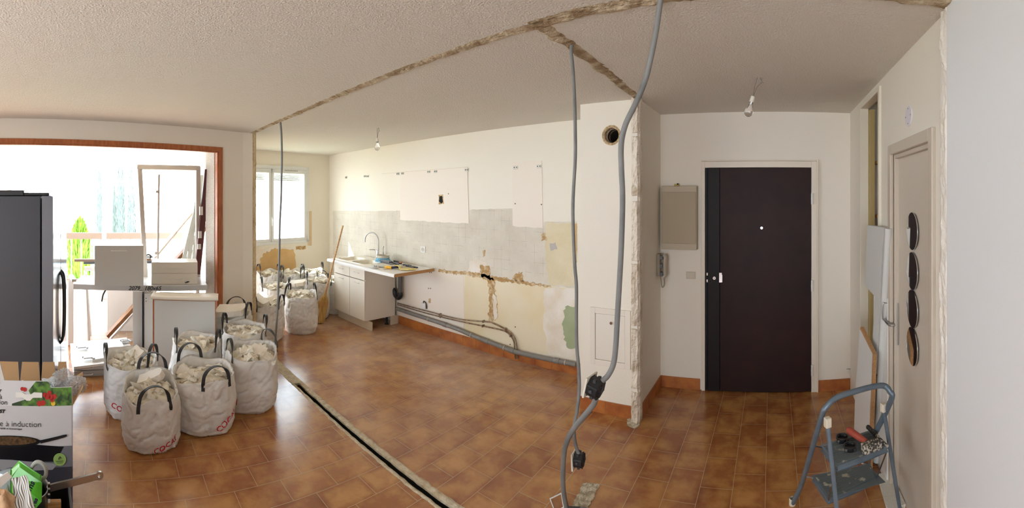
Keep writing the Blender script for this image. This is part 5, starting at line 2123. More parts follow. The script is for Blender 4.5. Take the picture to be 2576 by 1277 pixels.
# supports below the slab
for (u, wd_, lab, zt_) in ((334, .0, 'tall white panel standing under the worktop slab, in full light', .76), (363, .0, 'grey cabinet side with drilled holes under the worktop slab, against the base cabinet', .76)):
    q = at(u, 800, 4.62 if u == 334 else 4.50)
    q.z = 0
    t = thing('upright_board', lab, 'panel', q)
    mb = MB()
    L_ = .215 if u == 334 else .09
    zt_ = .735
    mb.obox(q, sdx * L_, -nfx * .02, (0, 0, zt_))
    if u == 334:
        mb.obox(q + sdx * L_, sdx * .016, -nfx * .5, (0, 0, zt_))
    mb.build('panel', m_white if u == 334 else m_grw, t, bevel=.001)
    if u != 334:
        for k in range(2):
            mb = MB()
            mb.tube([q + sdx * .02 + nfx * .001 + Vector((0, 0, .69 - k * .03)), q + sdx * .02 + nfx * .003 + Vector((0, 0, .69 - k * .03))], .005, 8)
            mb.build('dowel_hole', m_dark, t)
        for k in range(2):
            mb = MB()
            mb.obox(q - sdx * (.018 if k else .004) + nfx * .002, -sdx * .005, -nfx * .3, (0, 0, zt_))
            mb.build('hinge_rail', mat('dark grey metal', C(70, 70, 74), .4, .6), t)
# big drawer front box on the slab
def frontbox(name, label, u0, u1, v0_, v1_, rho_, depth, drawers, mt, group=None):
    pa, pb = at(u0, v1_, rho_), at(u1, v1_, rho_)
    zb = z0 + .001
    zt2 = zb + (v1_ - v0_) / F * rho_
    pa.z = pb.z = zb
    s_ = (pb - pa).normalized()
    n_ = Vector((s_.y, -s_.x, 0))
    if n_.x < 0:
        n_ = -n_
    t = thing(name, label, 'drawer unit', (pa + pb) / 2, group)
    mb = MB()
    mb.obox(pa - n_ * .018, pb - pa, -n_ * (depth - .018), (0, 0, zt2 - zb - .004))
    mb.build('body', m_white, t, bevel=.001)
    W2 = (pb - pa).length
    zz = zb
    for (hf, off_) in drawers:
        hgt = (zt2 - zb) * hf
        mb = MB()
        mb.obox(pa + Vector((0, 0, zz - zb)) + n_ * off_, pb - pa, -n_ * .018, (0, 0, hgt - .003))
        fr = mb.build('drawer_front', mt, t, bevel=.0015)
        cm = (pa + pb) / 2 + Vector((0, 0, zz - zb + (hgt * .5 if hf < .9 else hgt * .87))) + n_ * off_
        mb = MB()
        wdt = .075
        mb.tube(smoothpath([cm - s_ * wdt, cm - s_ * (wdt - .004) + n_ * .02, cm + s_ * (wdt - .004) + n_ * .02, cm + s_ * wdt], 5), .0045, 8)
        mb.build('handle', m_white, fr, smooth=True)
        zz += hgt
    return t, pa, pb, n_, s_
frontbox('drawer_box', 'tall white drawer with one slim handle standing on the worktop slab', 238, 361, 612, 714, 4.60, .22, [(1.0, 0)], m_grw)
frontbox('drawer_box', 'pair of low white drawers stacked on the worktop slab', 381, 497, 650, 706, 4.70, .30, [(.5, 0), (.5, .004)], m_cream)
# stack of panels on the floor
q = atz(225, 948, 0)
t = thing('drawer_box', 'grey drawer lying on the floor beneath a white panel', 'drawer', (q.x, q.y, 0))
pa, pb = atz(186, 948, 0), atz(268, 944, 0)
pb = pb + (pb - pa) * .5
s_ = (pb - pa).normalized()
n_ = Vector((s_.y, -s_.x, 0))
if n_.x < 0:
    n_ = -n_
mb = MB()
mb.obox(pa, pb - pa, -n_ * .5, (0, 0, .055))
mb.build('lower_panel', mat('dull grey melamine', C(170, 170, 168), .5), t, bevel=.002)
mb = MB()
mb.obox(pa + Vector((0, 0, .057)) - n_ * .02, pb - pa, -n_ * .5, (0, 0, .05))
mb.build('front', m_grw, t, bevel=.002)
for zz in (.03, .082):
    mb = MB()
    cm = pa + s_ * .13 + Vector((0, 0, zz)) + n_ * (0 if zz < .05 else -.02)
    mb.tube(smoothpath([cm - s_ * .05, cm - s_ * .045 + n_ * .02 + Vector((0, 0, -.004)), cm + s_ * .045 + n_ * .02 + Vector((0, 0, -.004)), cm + s_ * .05], 5), .005, 8)
    mb.build('handle', m_white, t, smooth=True)
pz = .118
P4 = [atz(177, 868, pz), atz(186, 928, pz), atz(345, 905, pz), atz(318, 852, pz)]
t = thing('hinged_panel', 'white cabinet door lying flat on the floor with its hinges up', 'door panel', P4[1])
mb = MB()
mb.prism(P4, (0, 0, .02))
mb.build('panel', m_white, t, bevel=.002)
P5 = [atz(212, 862, pz + .021), atz(232, 910, pz + .021), atz(322, 893, pz + .021), atz(300, 855, pz + .021)]
t2 = thing('hinged_panel', 'smaller white cabinet door on top of the one lying on the floor', 'door panel', P5[0])
mb = MB()
mb.prism(P5, (0, 0, .02))
mb.build('panel', m_white, t2, bevel=.002)
for i, (u, v) in enumerate(((206, 872), (222, 898), (316, 856))):
    c = atz(u, v, pz + .045)
    mb = MB()
    mb.box(c, (.05, .10, .012), .3)
    mb.box(c + Vector((.01, .05, .004)), (.07, .02, .014), .3)
    mb.box(c + Vector((-.01, -.04, .0)), (.02, .05, .016), .3)
    mb.build('hinge', m_steel, t2, bevel=.002)
# white panel behind (under the slab) and plank
q = at(270, 770, 5.6)
q2 = at(334, 770, 5.6)
mb = MB()
mb.prism([Vector((q.x, q.y, .0)), Vector((q.x, q.y, .5)), Vector((q.x - .01, q.y - .06, .62)), Vector((q.x, q.y - .02, .74)), Vector((q2.x, q2.y + .2, .74)), Vector((q2.x, q2.y + .2, 0))], (-.02, 0, 0))
o_ = mb.build('back_board', m_white)
tag(o_, 'white back panel standing on the terrace behind the leaning plank', 'panel')
def plank(name, label, p, q, w_, th, m, side=None, cat='plank', edge=None, group=None):
    p, q = Vector(p), Vector(q)
    d_ = (q - p)
    s_ = side or Vector((0, 0, 1)).cross(d_).normalized()
    s_ = Vector(s_)
    s_ = (s_ - d_.normalized() * s_.dot(d_.normalized())).normalized()
    n_ = d_.normalized().cross(s_)
    mb = MB()
    mb.obox(p - s_ * w_ / 2, d_, s_ * w_, n_ * th)
    o_ = mb.build(name, m, bevel=.002)
    return tag(o_, label, cat, group)
plank('broken_plank', 'long brown wooden plank with a broken foot leaning diagonally behind the worktop slab', at(266, 842, 5.15), at(522, 560, 5.62), .15, .04, mat('weathered plank', C(150, 104, 62), .7, col2=C(120, 78, 44), nscale=9), side=Vector((0, .7, .7)))
plank('white_plank', 'white strip leaning along the underside of the long brown plank', at(276, 850, 5.22), at(496, 614, 5.5), .08, .02, m_white, side=Vector((0, .7, .7)))
c = at(258, 738, 5.0)
mb = MB()
mb.tube(smoothpath([at(266, 728, 4.9), at(259, 742, 4.9), at(256, 758, 4.9)], 5), .01, 8)
o_ = mb.build('loose_cable', m_black, smooth=True)
tag(o_, 'short black cable hanging below the worktop slab', 'cable')
# long rail things behind the drawers
for i, (u0, u1, v, r_, lab) in enumerate(((187, 380, 658, 5.2, 'thin brown rail lying across supports behind the tall drawer'), (210, 385, 664, 5.3, 'dark metal rail lying just below the thin brown one'))):
    a_, b_ = at(u0, v, r_), at(u1, v - 2, r_)
    mb = MB()
    mb.obox(a_, b_ - a_, (-.05, 0, 0), (0, 0, .03))
    o_ = mb.build('loose_rail', mat('loose rail %d' % i, C(140, 118, 100) if i == 0 else C(86, 88, 96), .5), bevel=.002)
    tag(o_, lab, 'rail')
# white trestle supporting them
t = thing('trestle', 'white-painted trestle standing on the terrace behind the drawers', 'trestle', at(300, 790, 5.25) * 1.0)
for u in (215, 365):
    for d_ in (-.18, .18):
        p = at(u, 700, 5.25)
        mb = MB()
        mb.tube([(p.x + d_, p.y + .05, 0), (p.x, p.y, .86)], .02, 8)
        mb.build('leg', m_white, t)
mb = MB()
pa, pb = at(212, 700, 5.25), at(368, 700, 5.25)
mb.obox((pa.x - .03, pa.y, .86), (pb.x - pa.x, pb.y - pa.y, 0), (.06, 0, 0), (0, 0, .05))
mb.build('beam', m_white, t)
# leaning white metal frame
t = thing('metal_surround', 'large off-white metal frame leaning upright behind the drawers', 'frame', at(420, 800, 5.0))
m_frm = mat('frame off-white', C(184, 172, 160), .45)
fa, fb, fc_, fd = at(351, 421, 5.0), at(497, 424, 5.0), at(497, 700, 5.2), at(366, 700, 5.2)
for p, q in ((fa, fb), (fb, fc_), (fd, fa)):
    d_ = (q - p).normalized()
    mb = MB()
    nn = Vector((.9, 0, .1))
    s_ = d_.cross(nn).normalized()
    nn = s_.cross(d_).normalized()
    mb.obox(p - d_ * .027 - s_ * .027, (q - p) + d_ * .054, s_ * .054, nn * .05)
    mb.build('rail', m_frm, t, bevel=.003)
for p in (fc_, fd):
    mb = MB()
    mb.obox(Vector((p.x - .02, p.y - .02, 0)), (.04, 0, 0), (0, .04, 0), (0, 0, p.z))
    mb.build('rail', m_frm, t, bevel=.003)
mb = MB()
mb.tube([at(400, 438, 5.05), at(398, 560, 5.07), at(396, 700, 5.1)], .013, 8)
mb.box(at(396, 482, 5.05), (.03, .04, .03))
mb.box(at(394, 636, 5.05), (.03, .04, .03))
o_ = mb.build('espagnolette_rod', m_frm)
tag(o_, 'upright slim off-white bolt rod standing inside the leaning frame', 'rod')
# things leaning against the terrace side wall
m_maroon = mat('maroon paint', C(92, 44, 44), .5, col2=C(80, 36, 36), nscale=5)
plank('maroon_post', 'dark maroon painted post leaning in the corner by the orange casing', at(497, 690, 5.05), at(523, 426, 4.98), .07, .05, m_maroon, side=Vector((0, 1, 0)), cat='post')
for i, (u, v) in enumerate(((506, 530), (503, 590), (501, 620))):
    mb = MB()
    c = at(u, v, 4.93)
    mb.box(c, (.012, .04, .10 - .02 * i), .1)
    o_ = mb.build('torn_paper', m_white)
    tag(o_, ('scrap of white paper stuck halfway up the maroon post', 'small white scrap stuck below the middle of the maroon post', 'lowest torn white scrap on the maroon post')[i], 'paper', 'white scraps on the maroon post')
plank('pale_board', 'wide pale board leaning diagonally above the long brown plank', at(380, 652, 5.32), at(492, 520, 5.9), .22, .02, mat('pale pink board', C(222, 206, 190), .5), side=Vector((0, .7, .7)), cat='board')
for i, (u0, v0_, u1, v1_, lab) in enumerate(((462, 655, 490, 540, 'first grey-edged window sash leaning behind the frame'), (475, 660, 500, 470, 'second slimmer window sash leaning beside the maroon post'), (488, 665, 510, 440, 'narrow white trim leaning closest to the maroon post'))):
    plank('slim_batten', lab, at(u0, v0_, 5.35), at(u1, v1_, 5.3), .05, .03, mat('sash grey', C(190, 192, 186), .4), side=Vector((0, 1, 0)), cat='trim', group='slim trims leaning behind the frame')
# small clutter
c = at(372, 646, 5.25)
mb = MB()
mb.tube(smoothpath([c + Vector((0, -.03, 0)), c + Vector((0, 0, .03)), c + Vector((0, .04, .01)), c + Vector((0, .02, -.02)), c + Vector((0, -.04, -.015))], 5), .008, 8, closed=True)
mb.tube([c + Vector((0, -.05, .0)), c + Vector((0, .06, .0))], .007, 8)
o_ = mb.build('metal_bracket', m_black, smooth=True)
tag(o_, 'small black metal bracket lying on the rail beside the tall drawer', 'bracket')

# ------------------------------------------------------------------ induction hob box and kitchenware in the near corner
BR = 2.30
nf, sd = facing(100)
bc = at(182, 1020, BR)
bz = H - (1020 - V0) / F * BR
pR = Vector((bc.x, bc.y, 0))
BWid = .48
pL = pR - sd * BWid
m_pr = mat('printed card white', C(204, 204, 206), .35)
m_card = mat('brown cardboard', C(176, 140, 100), .85)
t = thing('hob_box', 'tall white product box lettered for an induction hob, flaps open with vegetables pictured', 'box', (pL + pR) / 2)
mb = MB()
mb.obox(pL, pR - pL, -nf * .004, (0, 0, bz))
mb.obox(pL - nf * .32, pR - pL, nf * .004, (0, 0, bz))
mb.obox(pL, -nf * .32, sd * .004, (0, 0, bz))
mb.obox(pL, pR - pL, -nf * .32, (0, 0, .004))
mb.build('box_body', m_pr, t)
mb = MB()
mb.obox(pR - sd * .004, -nf * .32, sd * .006, (0, 0, bz))
mb.build('side_panel', mat('purple brown print', C(92, 70, 66), .5), t)
up = Vector((0, 0, 1))
def card(name, pts, m, parent, t_=.0006, off=.001, **k):
    """printed area on the box front; pts are (metres along from the right edge, height)"""
    mb = MB()
    P = [pR - sd * a + nf * off + up * z for a, z in pts]
    mb.prism(P, nf * t_)
    return mb.build(name, m, parent, **k)
def px(u, v, r_=BR):
    """(along, height) on the box front for a photo pixel"""
    th = ang(u)
    d0 = nf.x * pR.x + nf.y * pR.y
    rho_ = d0 / (nf.x * math.sin(th) + nf.y * math.cos(th))
    q = at(u, v, rho_)
    return ((pR - q).dot(sd), q.z)
m_navy = mat('printed black', C(24, 24, 28), .3)
card('printed_middle_band', [px(182, 1120), px(182, 1172), px(-60, 1172), px(-60, 1120)], mat('printed mid grey', C(112, 116, 126), .3), t)
card('printed_lower_band', [px(182, 1172), px(182, 1300), px(-60, 1300), px(-60, 1172)], mat('printed dark grey', C(56, 60, 70), .3), t)
card('printed_hob', [px(-60, 1118), px(40, 1112), px(160, 1122), px(140, 1160), px(128, 1160), px(-60, 1150)], m_navy, t, off=.002)
card('printed_hob_base', [px(-60, 1150), px(30, 1155), px(136, 1164), px(144, 1168), px(132, 1180), px(60, 1182), px(-60, 1176)], mat('printed pale grey', C(150, 152, 156), .3), t, off=.003)
N_ = 28
pan = [px(18 + 84 * math.cos(2 * PI * k / N_), 1109 + 15 * math.sin(2 * PI * k / N_)) for k in range(N_)]
card('printed_pan', pan, mat('printed pan', C(34, 34, 36), .3), t, off=.0035)
pan = [px(18 + 74 * math.cos(2 * PI * k / N_), 1107 + 11 * math.sin(2 * PI * k / N_)) for k in range(N_)]
card('printed_pan_inside', pan, mat('printed food', C(60, 48, 36), .3, col2=C(110, 86, 60), nscale=60), t, off=.0045)
card('printed_pan_handle', [px(100, 1106), px(160, 1092), px(168, 1091), px(168, 1096), px(160, 1099), px(102, 1114)], mat('printed pan handle', C(40, 40, 42), .3), t, off=.004)
eco = [px(150 + 16 * math.cos(2 * PI * k / 24), 1154 + 16 * math.sin(2 * PI * k / 24)) for k in range(24)]
card('eco_roundel', eco, mat('printed green', C(150, 186, 106), .3), t, off=.004)
mb = MB()
a_, z_ = px(150, 1150)
c = pR - sd * a_ + nf * .006 + up * z_
mb.tube([c + sd * .006 * math.cos(k * .5) * (1 + .1 * k / 5) + up * .008 * math.sin(k * .5 * 1.3) for k in range(11)], .0012, 5)
for k in range(3):
    mb.obox(c - sd * (.022 - .004 * k) - up * (.016 + .006 * k), sd * (.044 - .008 * k), nf * .0003, up * .0014)
mb.build('roundel_leaf', m_navy, t)
def btext(body, size, u, v, name, m=m_navy, align='l', shear=0, bold=0.0, off=.0015):
    mb = MB()
    a_, z_ = px(u, v)
    text_on(mb, body, size, pR - sd * a_ + nf * off + up * z_, sd, up, bold, shear, align)
    mb.build(name, m, t)
btext('Plaque à induction', .044, 103, 1073, 'printed_title', align='r', bold=-.0006)
btext('rapide et économique', .014, 55, 1080, 'printed_subtitle', align='r')
btext('EST', .026, 14, 1038, 'printed_brand', align='r', shear=.25, bold=.0012)
# raised front flap with the vegetable picture
fz = bz
lean_ = (up * 1.0 - nf * .28).normalized()
flh = .125
fo = pL + up * fz
def flap(name, pts, m, off=.0, t_=.003):
    mb = MB()
    mb.prism([pR + up * fz - sd * a + lean_ * b + nf * off for a, b in pts], -nf * t_)
    return mb.build(name, m, t)
W3 = BWid
flap('front_flap', [(0, 0), (0, .095), (.125, .095), (.13, .122), (.14, .128), (.38, .128), (.40, .10), (.48, .09), (.48, 0)], m_pr)
flap('vegetable_picture', [(0.002, 0.002), (0.002, .094), (.12, .094), (.127, .12), (.138, .126), (.20, .126), (.24, .08), (.22, .045), (.33, .012), (.33, .002)], mat('printed greens', C(38, 62, 26), .3, col2=C(96, 140, 50), nscale=26, lo=.4, hi=.62), off=.001, t_=.0004)
rnd = random.Random(8)
for nm, m_, spots in (('tomato_picture', mat('printed tomato', C(178, 34, 26), .3), [(.115, .045, .015), (.135, .05, .016), (.098, .05, .013), (.125, .068, .012), (.15, .058, .012), (.11, .03, .012), (.26, .085, .011), (.275, .088, .010), (.16, .018, .014), (.18, .015, .014)]), ('pepper_picture', mat('printed yellow', C(222, 180, 40), .3), [(.105, .015, .012)])):
    for a, b, r_ in spots:
        mb = MB()
        mb.prism([pR + up * fz - sd * (a + r_ * math.cos(2 * PI * k / 14)) + lean_ * (b + r_ * math.sin(2 * PI * k / 14)) + nf * .002 for k in range(14)], nf * .0004)
        mb.build(nm, m_, t)
mb = MB()
mb.prism([pR + up * fz - sd * a + lean_ * b + nf * .003 for a, b in ((.165, .045), (.165, .07), (.21, .072), (.225, .062), (.26, .062), (.275, .072), (.31, .072), (.31, .045), (.27, .045), (.25, .03), (.23, .03), (.215, .045))], nf * .002)
mb.build('carry_handle', mat('paper white', C(226, 224, 218), .7), t)
mb = MB()
text_on(mb, 'à', .036, pR + up * fz - sd * .400 + lean_ * .034 + nf * .001, sd, lean_)
text_on(mb, 'ion', .036, pR + up * fz - sd * .40 + lean_ * .006 + nf * .001, sd, lean_, align='l')
text_on(mb, 'EST', .018, pR + up * fz - sd * .42 + lean_ * .068 + nf * .001, sd, lean_, bold=.001, shear=.25)
mb.build('flap_lettering', m_navy, t)
# side and back flaps
mb = MB()
mb.prism([pR + up * fz, pR + up * fz - nf * .32, pR + up * (fz + .06) - nf * .30 + sd * .085, pR + up * (fz + .085) - nf * .03 + sd * .06], sd * .003)
mb.build('side_flap', m_card, t)
for a, b in ((0, .07), (.075, .17), (.175, .30), (.305, .45)):
    mb = MB()
    q = pR - nf * .32 + up * fz
    mb.prism([q - sd * a, q - sd * b, q - sd * (b - .01) + up * .10 - nf * .05, q - sd * (a + .01) + up * .10 - nf * .05], nf * .003)
    mb.build('back_flap', m_card, t)

# crumpled clear film and white bag on top
m_film = mat('clear film', (1, 1, 1, 1), .05, trans=.85, spec=.6)
def crumple(name, label, c, r_, m, seed, sq=(1, 1, .8), cat='packaging', rough=1.0):
    bm = bmesh.new()
    bmesh.ops.create_icosphere(bm, subdivisions=5, radius=1)
    for v in bm.verts:
        p = v.co.normalized()
        d_ = 1 + .30 * noise.noise(p * 1.8 + Vector((seed, 0, 0))) + rough * .45 * abs(noise.noise(p * 3.5 + Vector((0, seed, 0)))) - rough * .25 * abs(noise.noise(p * 9 + Vector((0, 0, seed))))
        v.co = Vector((p.x * sq[0], p.y * sq[1], p.z * sq[2])) * r_ * d_ * .9
    vs = [v.co + Vector(c) for v in bm.verts]
    fs = [tuple(v.index for v in f_.verts) for f_ in bm.faces]
    bm.free()
    mb = MB()
    mb.add(vs, fs)
    o_ = mb.build(name, m, smooth=True, sharp=22)
    return tag(o_, label, cat)
m_film2 = bpy.data.materials.new('clear plastic film')
m_film2.use_nodes = True
_nt = m_film2.node_tree
_pb = _nt.nodes['Principled BSDF']
_pb.inputs['Base Color'].default_value = C(244, 247, 250)
_pb.inputs['Roughness'].default_value = .06
_tr = _nt.nodes.new('ShaderNodeBsdfTransparent')
_mm = _nt.nodes.new('ShaderNodeMixShader')
_mm.inputs[0].default_value = .38
_nt.links.new(_tr.outputs[0], _mm.inputs[1])
_nt.links.new(_pb.outputs[0], _mm.inputs[2])
_nt.links.new(_mm.outputs[0], _nt.nodes['Material Output'].inputs[0])
_n = _nt.nodes.new('ShaderNodeTexNoise')
_n.inputs['Scale'].default_value = 28
_bb = _nt.nodes.new('ShaderNodeBump')
_bb.inputs['Strength'].default_value = 1
_bb.inputs['Distance'].default_value = .02
_nt.links.new(_n.outputs['Fac'], _bb.inputs['Height'])
_nt.links.new(_bb.outputs[0], _pb.inputs['Normal'])
crumple('plastic_film', 'crumpled clear plastic film bulging over the corner of the hob box', at(192, 966, 2.42), .062, m_film2, 3)
crumple('plastic_film', 'topmost crumple of clear film between fridge and hob box', at(160, 948, 2.48), .055, m_film2, 9, (1, 1.1, .8))
crumple('white_plastic_bag', 'smooth crumpled white plastic bag tucked in the open hob box', at(128, 966, 2.44), .05, mat('white plastic', C(226, 230, 234), .3, translucent=.3), 5, (1, 1.2, .7))
crumple('tissue_paper', 'scrap of white paper sticking out of the open hob box', at(58, 968, 2.52), .045, m_white, 12, (1, 1.3, .4), 'paper')
mb = MB()
a_, b_ = at(-22, 1000, 2.35), at(4, 915, 2.6)
mb.prism([at(-40, 985, 2.36), at(16, 982, 2.36), at(0, 918, 2.36), at(-40, 880, 2.36)], nf * -.02)
o_ = mb.build('foam_slab', m_white, bevel=.003)
tag(o_, 'white foam slab edge standing in the hob box at the picture edge', 'foam')

# crate in front with pans
cz = H - (1232 - V0) / F * 1.95
nf4, sd4 = facing(90)
qR = at(176, 1240, 1.98)
qR.z = 0
t = thing('dark_crate', 'dark open crate in the near corner holding pans and packets', 'crate', qR - sd4 * .2)
CW, CD, CH = .46, .30, cz
o0 = qR - sd4 * CW
for (o_, a_, b_) in ((o0, sd4 * CW, nf4 * .012), (o0 + nf4 * CD, sd4 * CW, nf4 * .012), (o0, nf4 * CD, sd4 * .012), (qR - sd4 * .012, nf4 * (CD + .012), sd4 * .012)):
    mb = MB()
    mb.obox(o_, a_, b_, (0, 0, CH))
    mb.build('side', m_black, t, bevel=.002)
mb = MB()
mb.obox(o0, sd4 * CW, nf4 * CD, (0, 0, CH * .55))
mb.build('bottom', m_black, t)
# wooden board in the crate
wbp = at(138, 1262, 1.86)
mb = MB()
mb.obox(wbp - sd4 * .035 - Vector((0, 0, .2)), sd4 * .062, nf4 * .018, (0, 0, .215))
o_ = mb.build('cutting_board', m_wood, bevel=.003)
tag(o_, 'small wooden cutting board standing in the dark crate', 'cutting board')
# sauce pan with long steel handle
pc = at(70, 1250, 1.86)
t = thing('saucepan', 'saucepan in the crate with a long brushed-steel handle reaching out over the floor', 'pan', pc - Vector((0, 0, .05)))
mb = MB()
mb.lathe([(.001, -.05), (.085, -.05), (.09, -.04), (.09, .045), (.094, .05), (.088, .048), (.085, .04), (.085, -.04), (.001, -.042)], pc, 40)
mb.build('pan_body', m_steel, t, smooth=True)
mb = MB()
ha, hb_, hc_ = at(128, 1226, 1.86), at(185, 1212, 1.86), at(243, 1197, 1.88)
mb.strap(smoothpath([at(122, 1236, 1.85), ha, hb_, hc_], 8), [up] * 30, .030, .009)
mb.lathe([(.0185, -.0048), (.0185, .0048), (.0075, .0048), (.0075, -.0048), (.0185, -.0048)], hc_ + (hc_ - hb_).normalized() * .012, 24, (nf.to_track_quat('Z', 'Y')).to_matrix())
mb.build('pan_handle', m_steel, t, smooth=True)
mb = MB()
for v in (1226, 1246, 1262):
    pass
hb2 = at(122, 1222, 1.84)
mb.obox(at(120, 1260, 1.84), sd4 * .010, nf4 * .012, (0, 0, .085))
mb.build('handle_bracket', mat('checked black white', C(230, 230, 226), .4), t, bevel=.002)
mb = MB()
for k in range(3):
    mb.obox(at(120, 1250 - 14 * k, 1.832), sd4 * .011, nf4 * .010, (0, 0, .012))
mb.build('bracket_marks', m_black, t)
# casserole with glass lid and squared grey handle
pc = at(40, 1218, 1.92)
t = thing('casserole', 'pale casserole with glass lid and squared grey loop handle', 'pot', pc - Vector((0, 0, .09)))
mb = MB()
mb.lathe([(.001, -.09), (.10, -.09), (.11, -.08), (.112, 0), (.114, .004), (.106, .0), (.105, -.08), (.001, -.084)], pc, 40)
mb.build('pot_body', mat('pale enamel', C(176, 178, 174), .3), t, smooth=True)
mb = MB()
mb.lathe([(.112, .002), (.113, .008), (.104, .014), (.06, .034), (.001, .042)], pc, 40)
mb.build('lid', mat('frosted lid', C(150, 162, 166), .12, alpha=.75), t, smooth=True)
mb = MB()
loop = [at(72, 1190, 1.86), at(86, 1166, 1.84), at(100, 1162, 1.83), at(112, 1172, 1.82), at(116, 1186, 1.82), at(112, 1200, 1.82), at(96, 1212, 1.84)]
mb.tube(smoothpath(loop, 6), .0085, 10)
mb.build('loop_handle', mat('grey silicone', C(150, 148, 140), .4), t, smooth=True)
# green tissue packet
nn = facing(70)
c0_ = at(30, 1185, 1.80)
t = thing('wipes_packet', 'bright green packet with navy lettering beside the striped cloth', 'packet', at(75, 1240, 1.76))
P = [at(48, 1178, 1.83), at(103, 1215, 1.74), at(102, 1258, 1.74), at(84, 1280, 1.74), at(30, 1290, 1.80), at(26, 1200, 1.84)]
mb = MB()
mb.prism(P, -nn[0] * .045)
mb.build('packet_body', mat('bright green print', C(86, 168, 40), .35, col2=C(60, 140, 30), nscale=8), t, bevel=.006)
mb = MB()
dx_ = (at(92, 1206, 1.752) - at(76, 1240, 1.752)).normalized()
text_on(mb, 'sms', .035, at(74, 1238, 1.755) + nn[0] * .012, dx_, dx_.cross(nn[0]) * -1, bold=.001, shear=.2)
text_on(mb, 'eres', .026, at(84, 1275, 1.735) + nn[0] * .012, dx_, dx_.cross(nn[0]) * -1, bold=.001, shear=.2)
mb.build('packet_lettering', mat('navy print', C(32, 44, 96), .4), t)
# striped cloth
m_str = bpy.data.materials.new('striped cloth')
m_str.use_nodes = True
_nt = m_str.node_tree
_w = _nt.nodes.new('ShaderNodeTexWave')
_w.bands_direction = 'DIAGONAL'
_uv = _nt.nodes.new('ShaderNodeAttribute')
_uv.attribute_name = 'stripe'
_mth = _nt.nodes.new('ShaderNodeMath')
_mth.operation = 'SINE'
_m2 = _nt.nodes.new('ShaderNodeMath')
_m2.operation = 'MULTIPLY'
_m2.inputs[1].default_value = 2 * PI * 9
_nt.links.new(_uv.outputs['Fac'], _m2.inputs[0])
_nt.links.new(_m2.outputs[0], _mth.inputs[0])
_r = _nt.nodes.new('ShaderNodeValToRGB')
_r.color_ramp.elements[0].position = .0
_r.color_ramp.elements[1].position = .05
_r.color_ramp.elements[0].color = C(222, 220, 214)
_r.color_ramp.elements[1].color = C(112, 108, 104)
_nt.links.new(_mth.outputs[0], _r.inputs[0])
_nt.links.new(_r.outputs[0], _nt.nodes['Principled BSDF'].inputs['Base Color'])
_nt.nodes['Principled BSDF'].inputs['Roughness'].default_value = .9
_nt.nodes.remove(_w)
def sheet(name, label, cat, corners, m, nu, nv, amp, seed, th=.004):
    """cloth spanned between four corner points, wavy, given thickness"""
    A, B, Cc, D = [Vector(c) for c in corners]
    vs, st = [], []
    nrm = (B - A).cross(D - A).normalized()
    for j in range(nv + 1):
        for i in range(nu + 1):
            f_, g_ = i / nu, j / nv
            p = (A * (1 - f_) + B * f_) * (1 - g_) + (D * (1 - f_) + Cc * f_) * g_
            p = p + nrm * amp * noise.noise(Vector((f_ * 3, g_ * 3, seed)))
            vs.append(p)
            st.append(f_)
    n0 = len(vs)
    fs = [(j * (nu + 1) + i, j * (nu + 1) + i + 1, (j + 1) * (nu + 1) + i + 1, (j + 1) * (nu + 1) + i) for j in range(nv) for i in range(nu)]
    mb = MB()
    mb.add(vs, fs)
    o_ = mb.build(name, m, smooth=True)
    at_ = o_.data.attributes.new('stripe', 'FLOAT', 'POINT')
    for i, v in enumerate(st):
        at_.data[i].value = v
    s_ = o_.modifiers.new('thickness', 'SOLIDIFY')
    s_.thickness = th
    tag(o_, label, cat)
    return o_
sheet('striped_cloth', 'white cloth with narrow grey stripes laid over the packets', 'cloth', [at(28, 1204, 1.74), at(66, 1194, 1.70), at(92, 1300, 1.62), at(42, 1300, 1.64)], m_str, 24, 24, .02, 4)
# bread in a clear bag
bc_ = at(8, 1275, 1.68)
crumple('wrapped_bread', 'loaf of brown bread in a clear wrapper beside the striped cloth', bc_, .062, mat('bread crust', C(168, 124, 84), .6, col2=C(206, 172, 134), nscale=14), 21, (.8, 1.0, 1.1), 'bread', .15)
mb = MB()
mb.prism([at(-10, 1205, 1.72), at(20, 1186, 1.72), at(30, 1198, 1.72), at(0, 1225, 1.72)], nf * .003)
o_ = mb.build('paper_label', mat('translucent paper', C(214, 212, 206), .5), bevel=.001)
tag(o_, 'pale square paper lying against the casserole above the bread', 'paper')

# ------------------------------------------------------------------ leaning boards by the closet
t = thing('leaning_worktop', 'tall white worktop offcut with a sawn notch leaning beside the closet', 'worktop piece', (.62, 2.85, 0))
def bd(u, v, k):
    """point on the leaning board: a plane tilted against the right wall"""
    return k(u, v)
def plane_pt(P0, N, u, v):
    th = ang(u)
    dvec = Vector((math.sin(th), math.cos(th), (V0 - v) / F))
    o_ = Vector((0, 0, H))
    k = N.dot(P0 - o_) / N.dot(dvec)
    return o_ + dvec * k
A0, A1, A2 = atz(2200, 1170, 0), at(2183, 568, 2.85), at(2232, 572, 2.50)
N1 = (A1 - A0).cross(A2 - A0).normalized()
if N1.dot(A0 - Vector((0, 0, H))) > 0:
    N1 = -N1
face = [(2183, 566), (2222, 572), (2212, 760), (2194, 1090), (2194, 1166), (2182, 1166), (2190, 920), (2193, 880), (2201, 746), (2177, 718), (2178, 640)]
mb = MB()
pts = [plane_pt(A0, N1, u, v) for u, v in face]
lowest = min(p.z for p in pts)
mb.prism(pts, -N1 * .036)
mb.build('board', m_grw, t, label='white laminate face with a notch')
# bullnose edge strip
e0_, e1_ = plane_pt(A0, N1, 2229, 574), plane_pt(A0, N1, 2199, 1160)
mb = MB()
mb.tube([e0_ - N1 * .016, e1_ - N1 * .016], .023, 16)
mb.build('rounded_edge', m_grw, t, smooth=True)
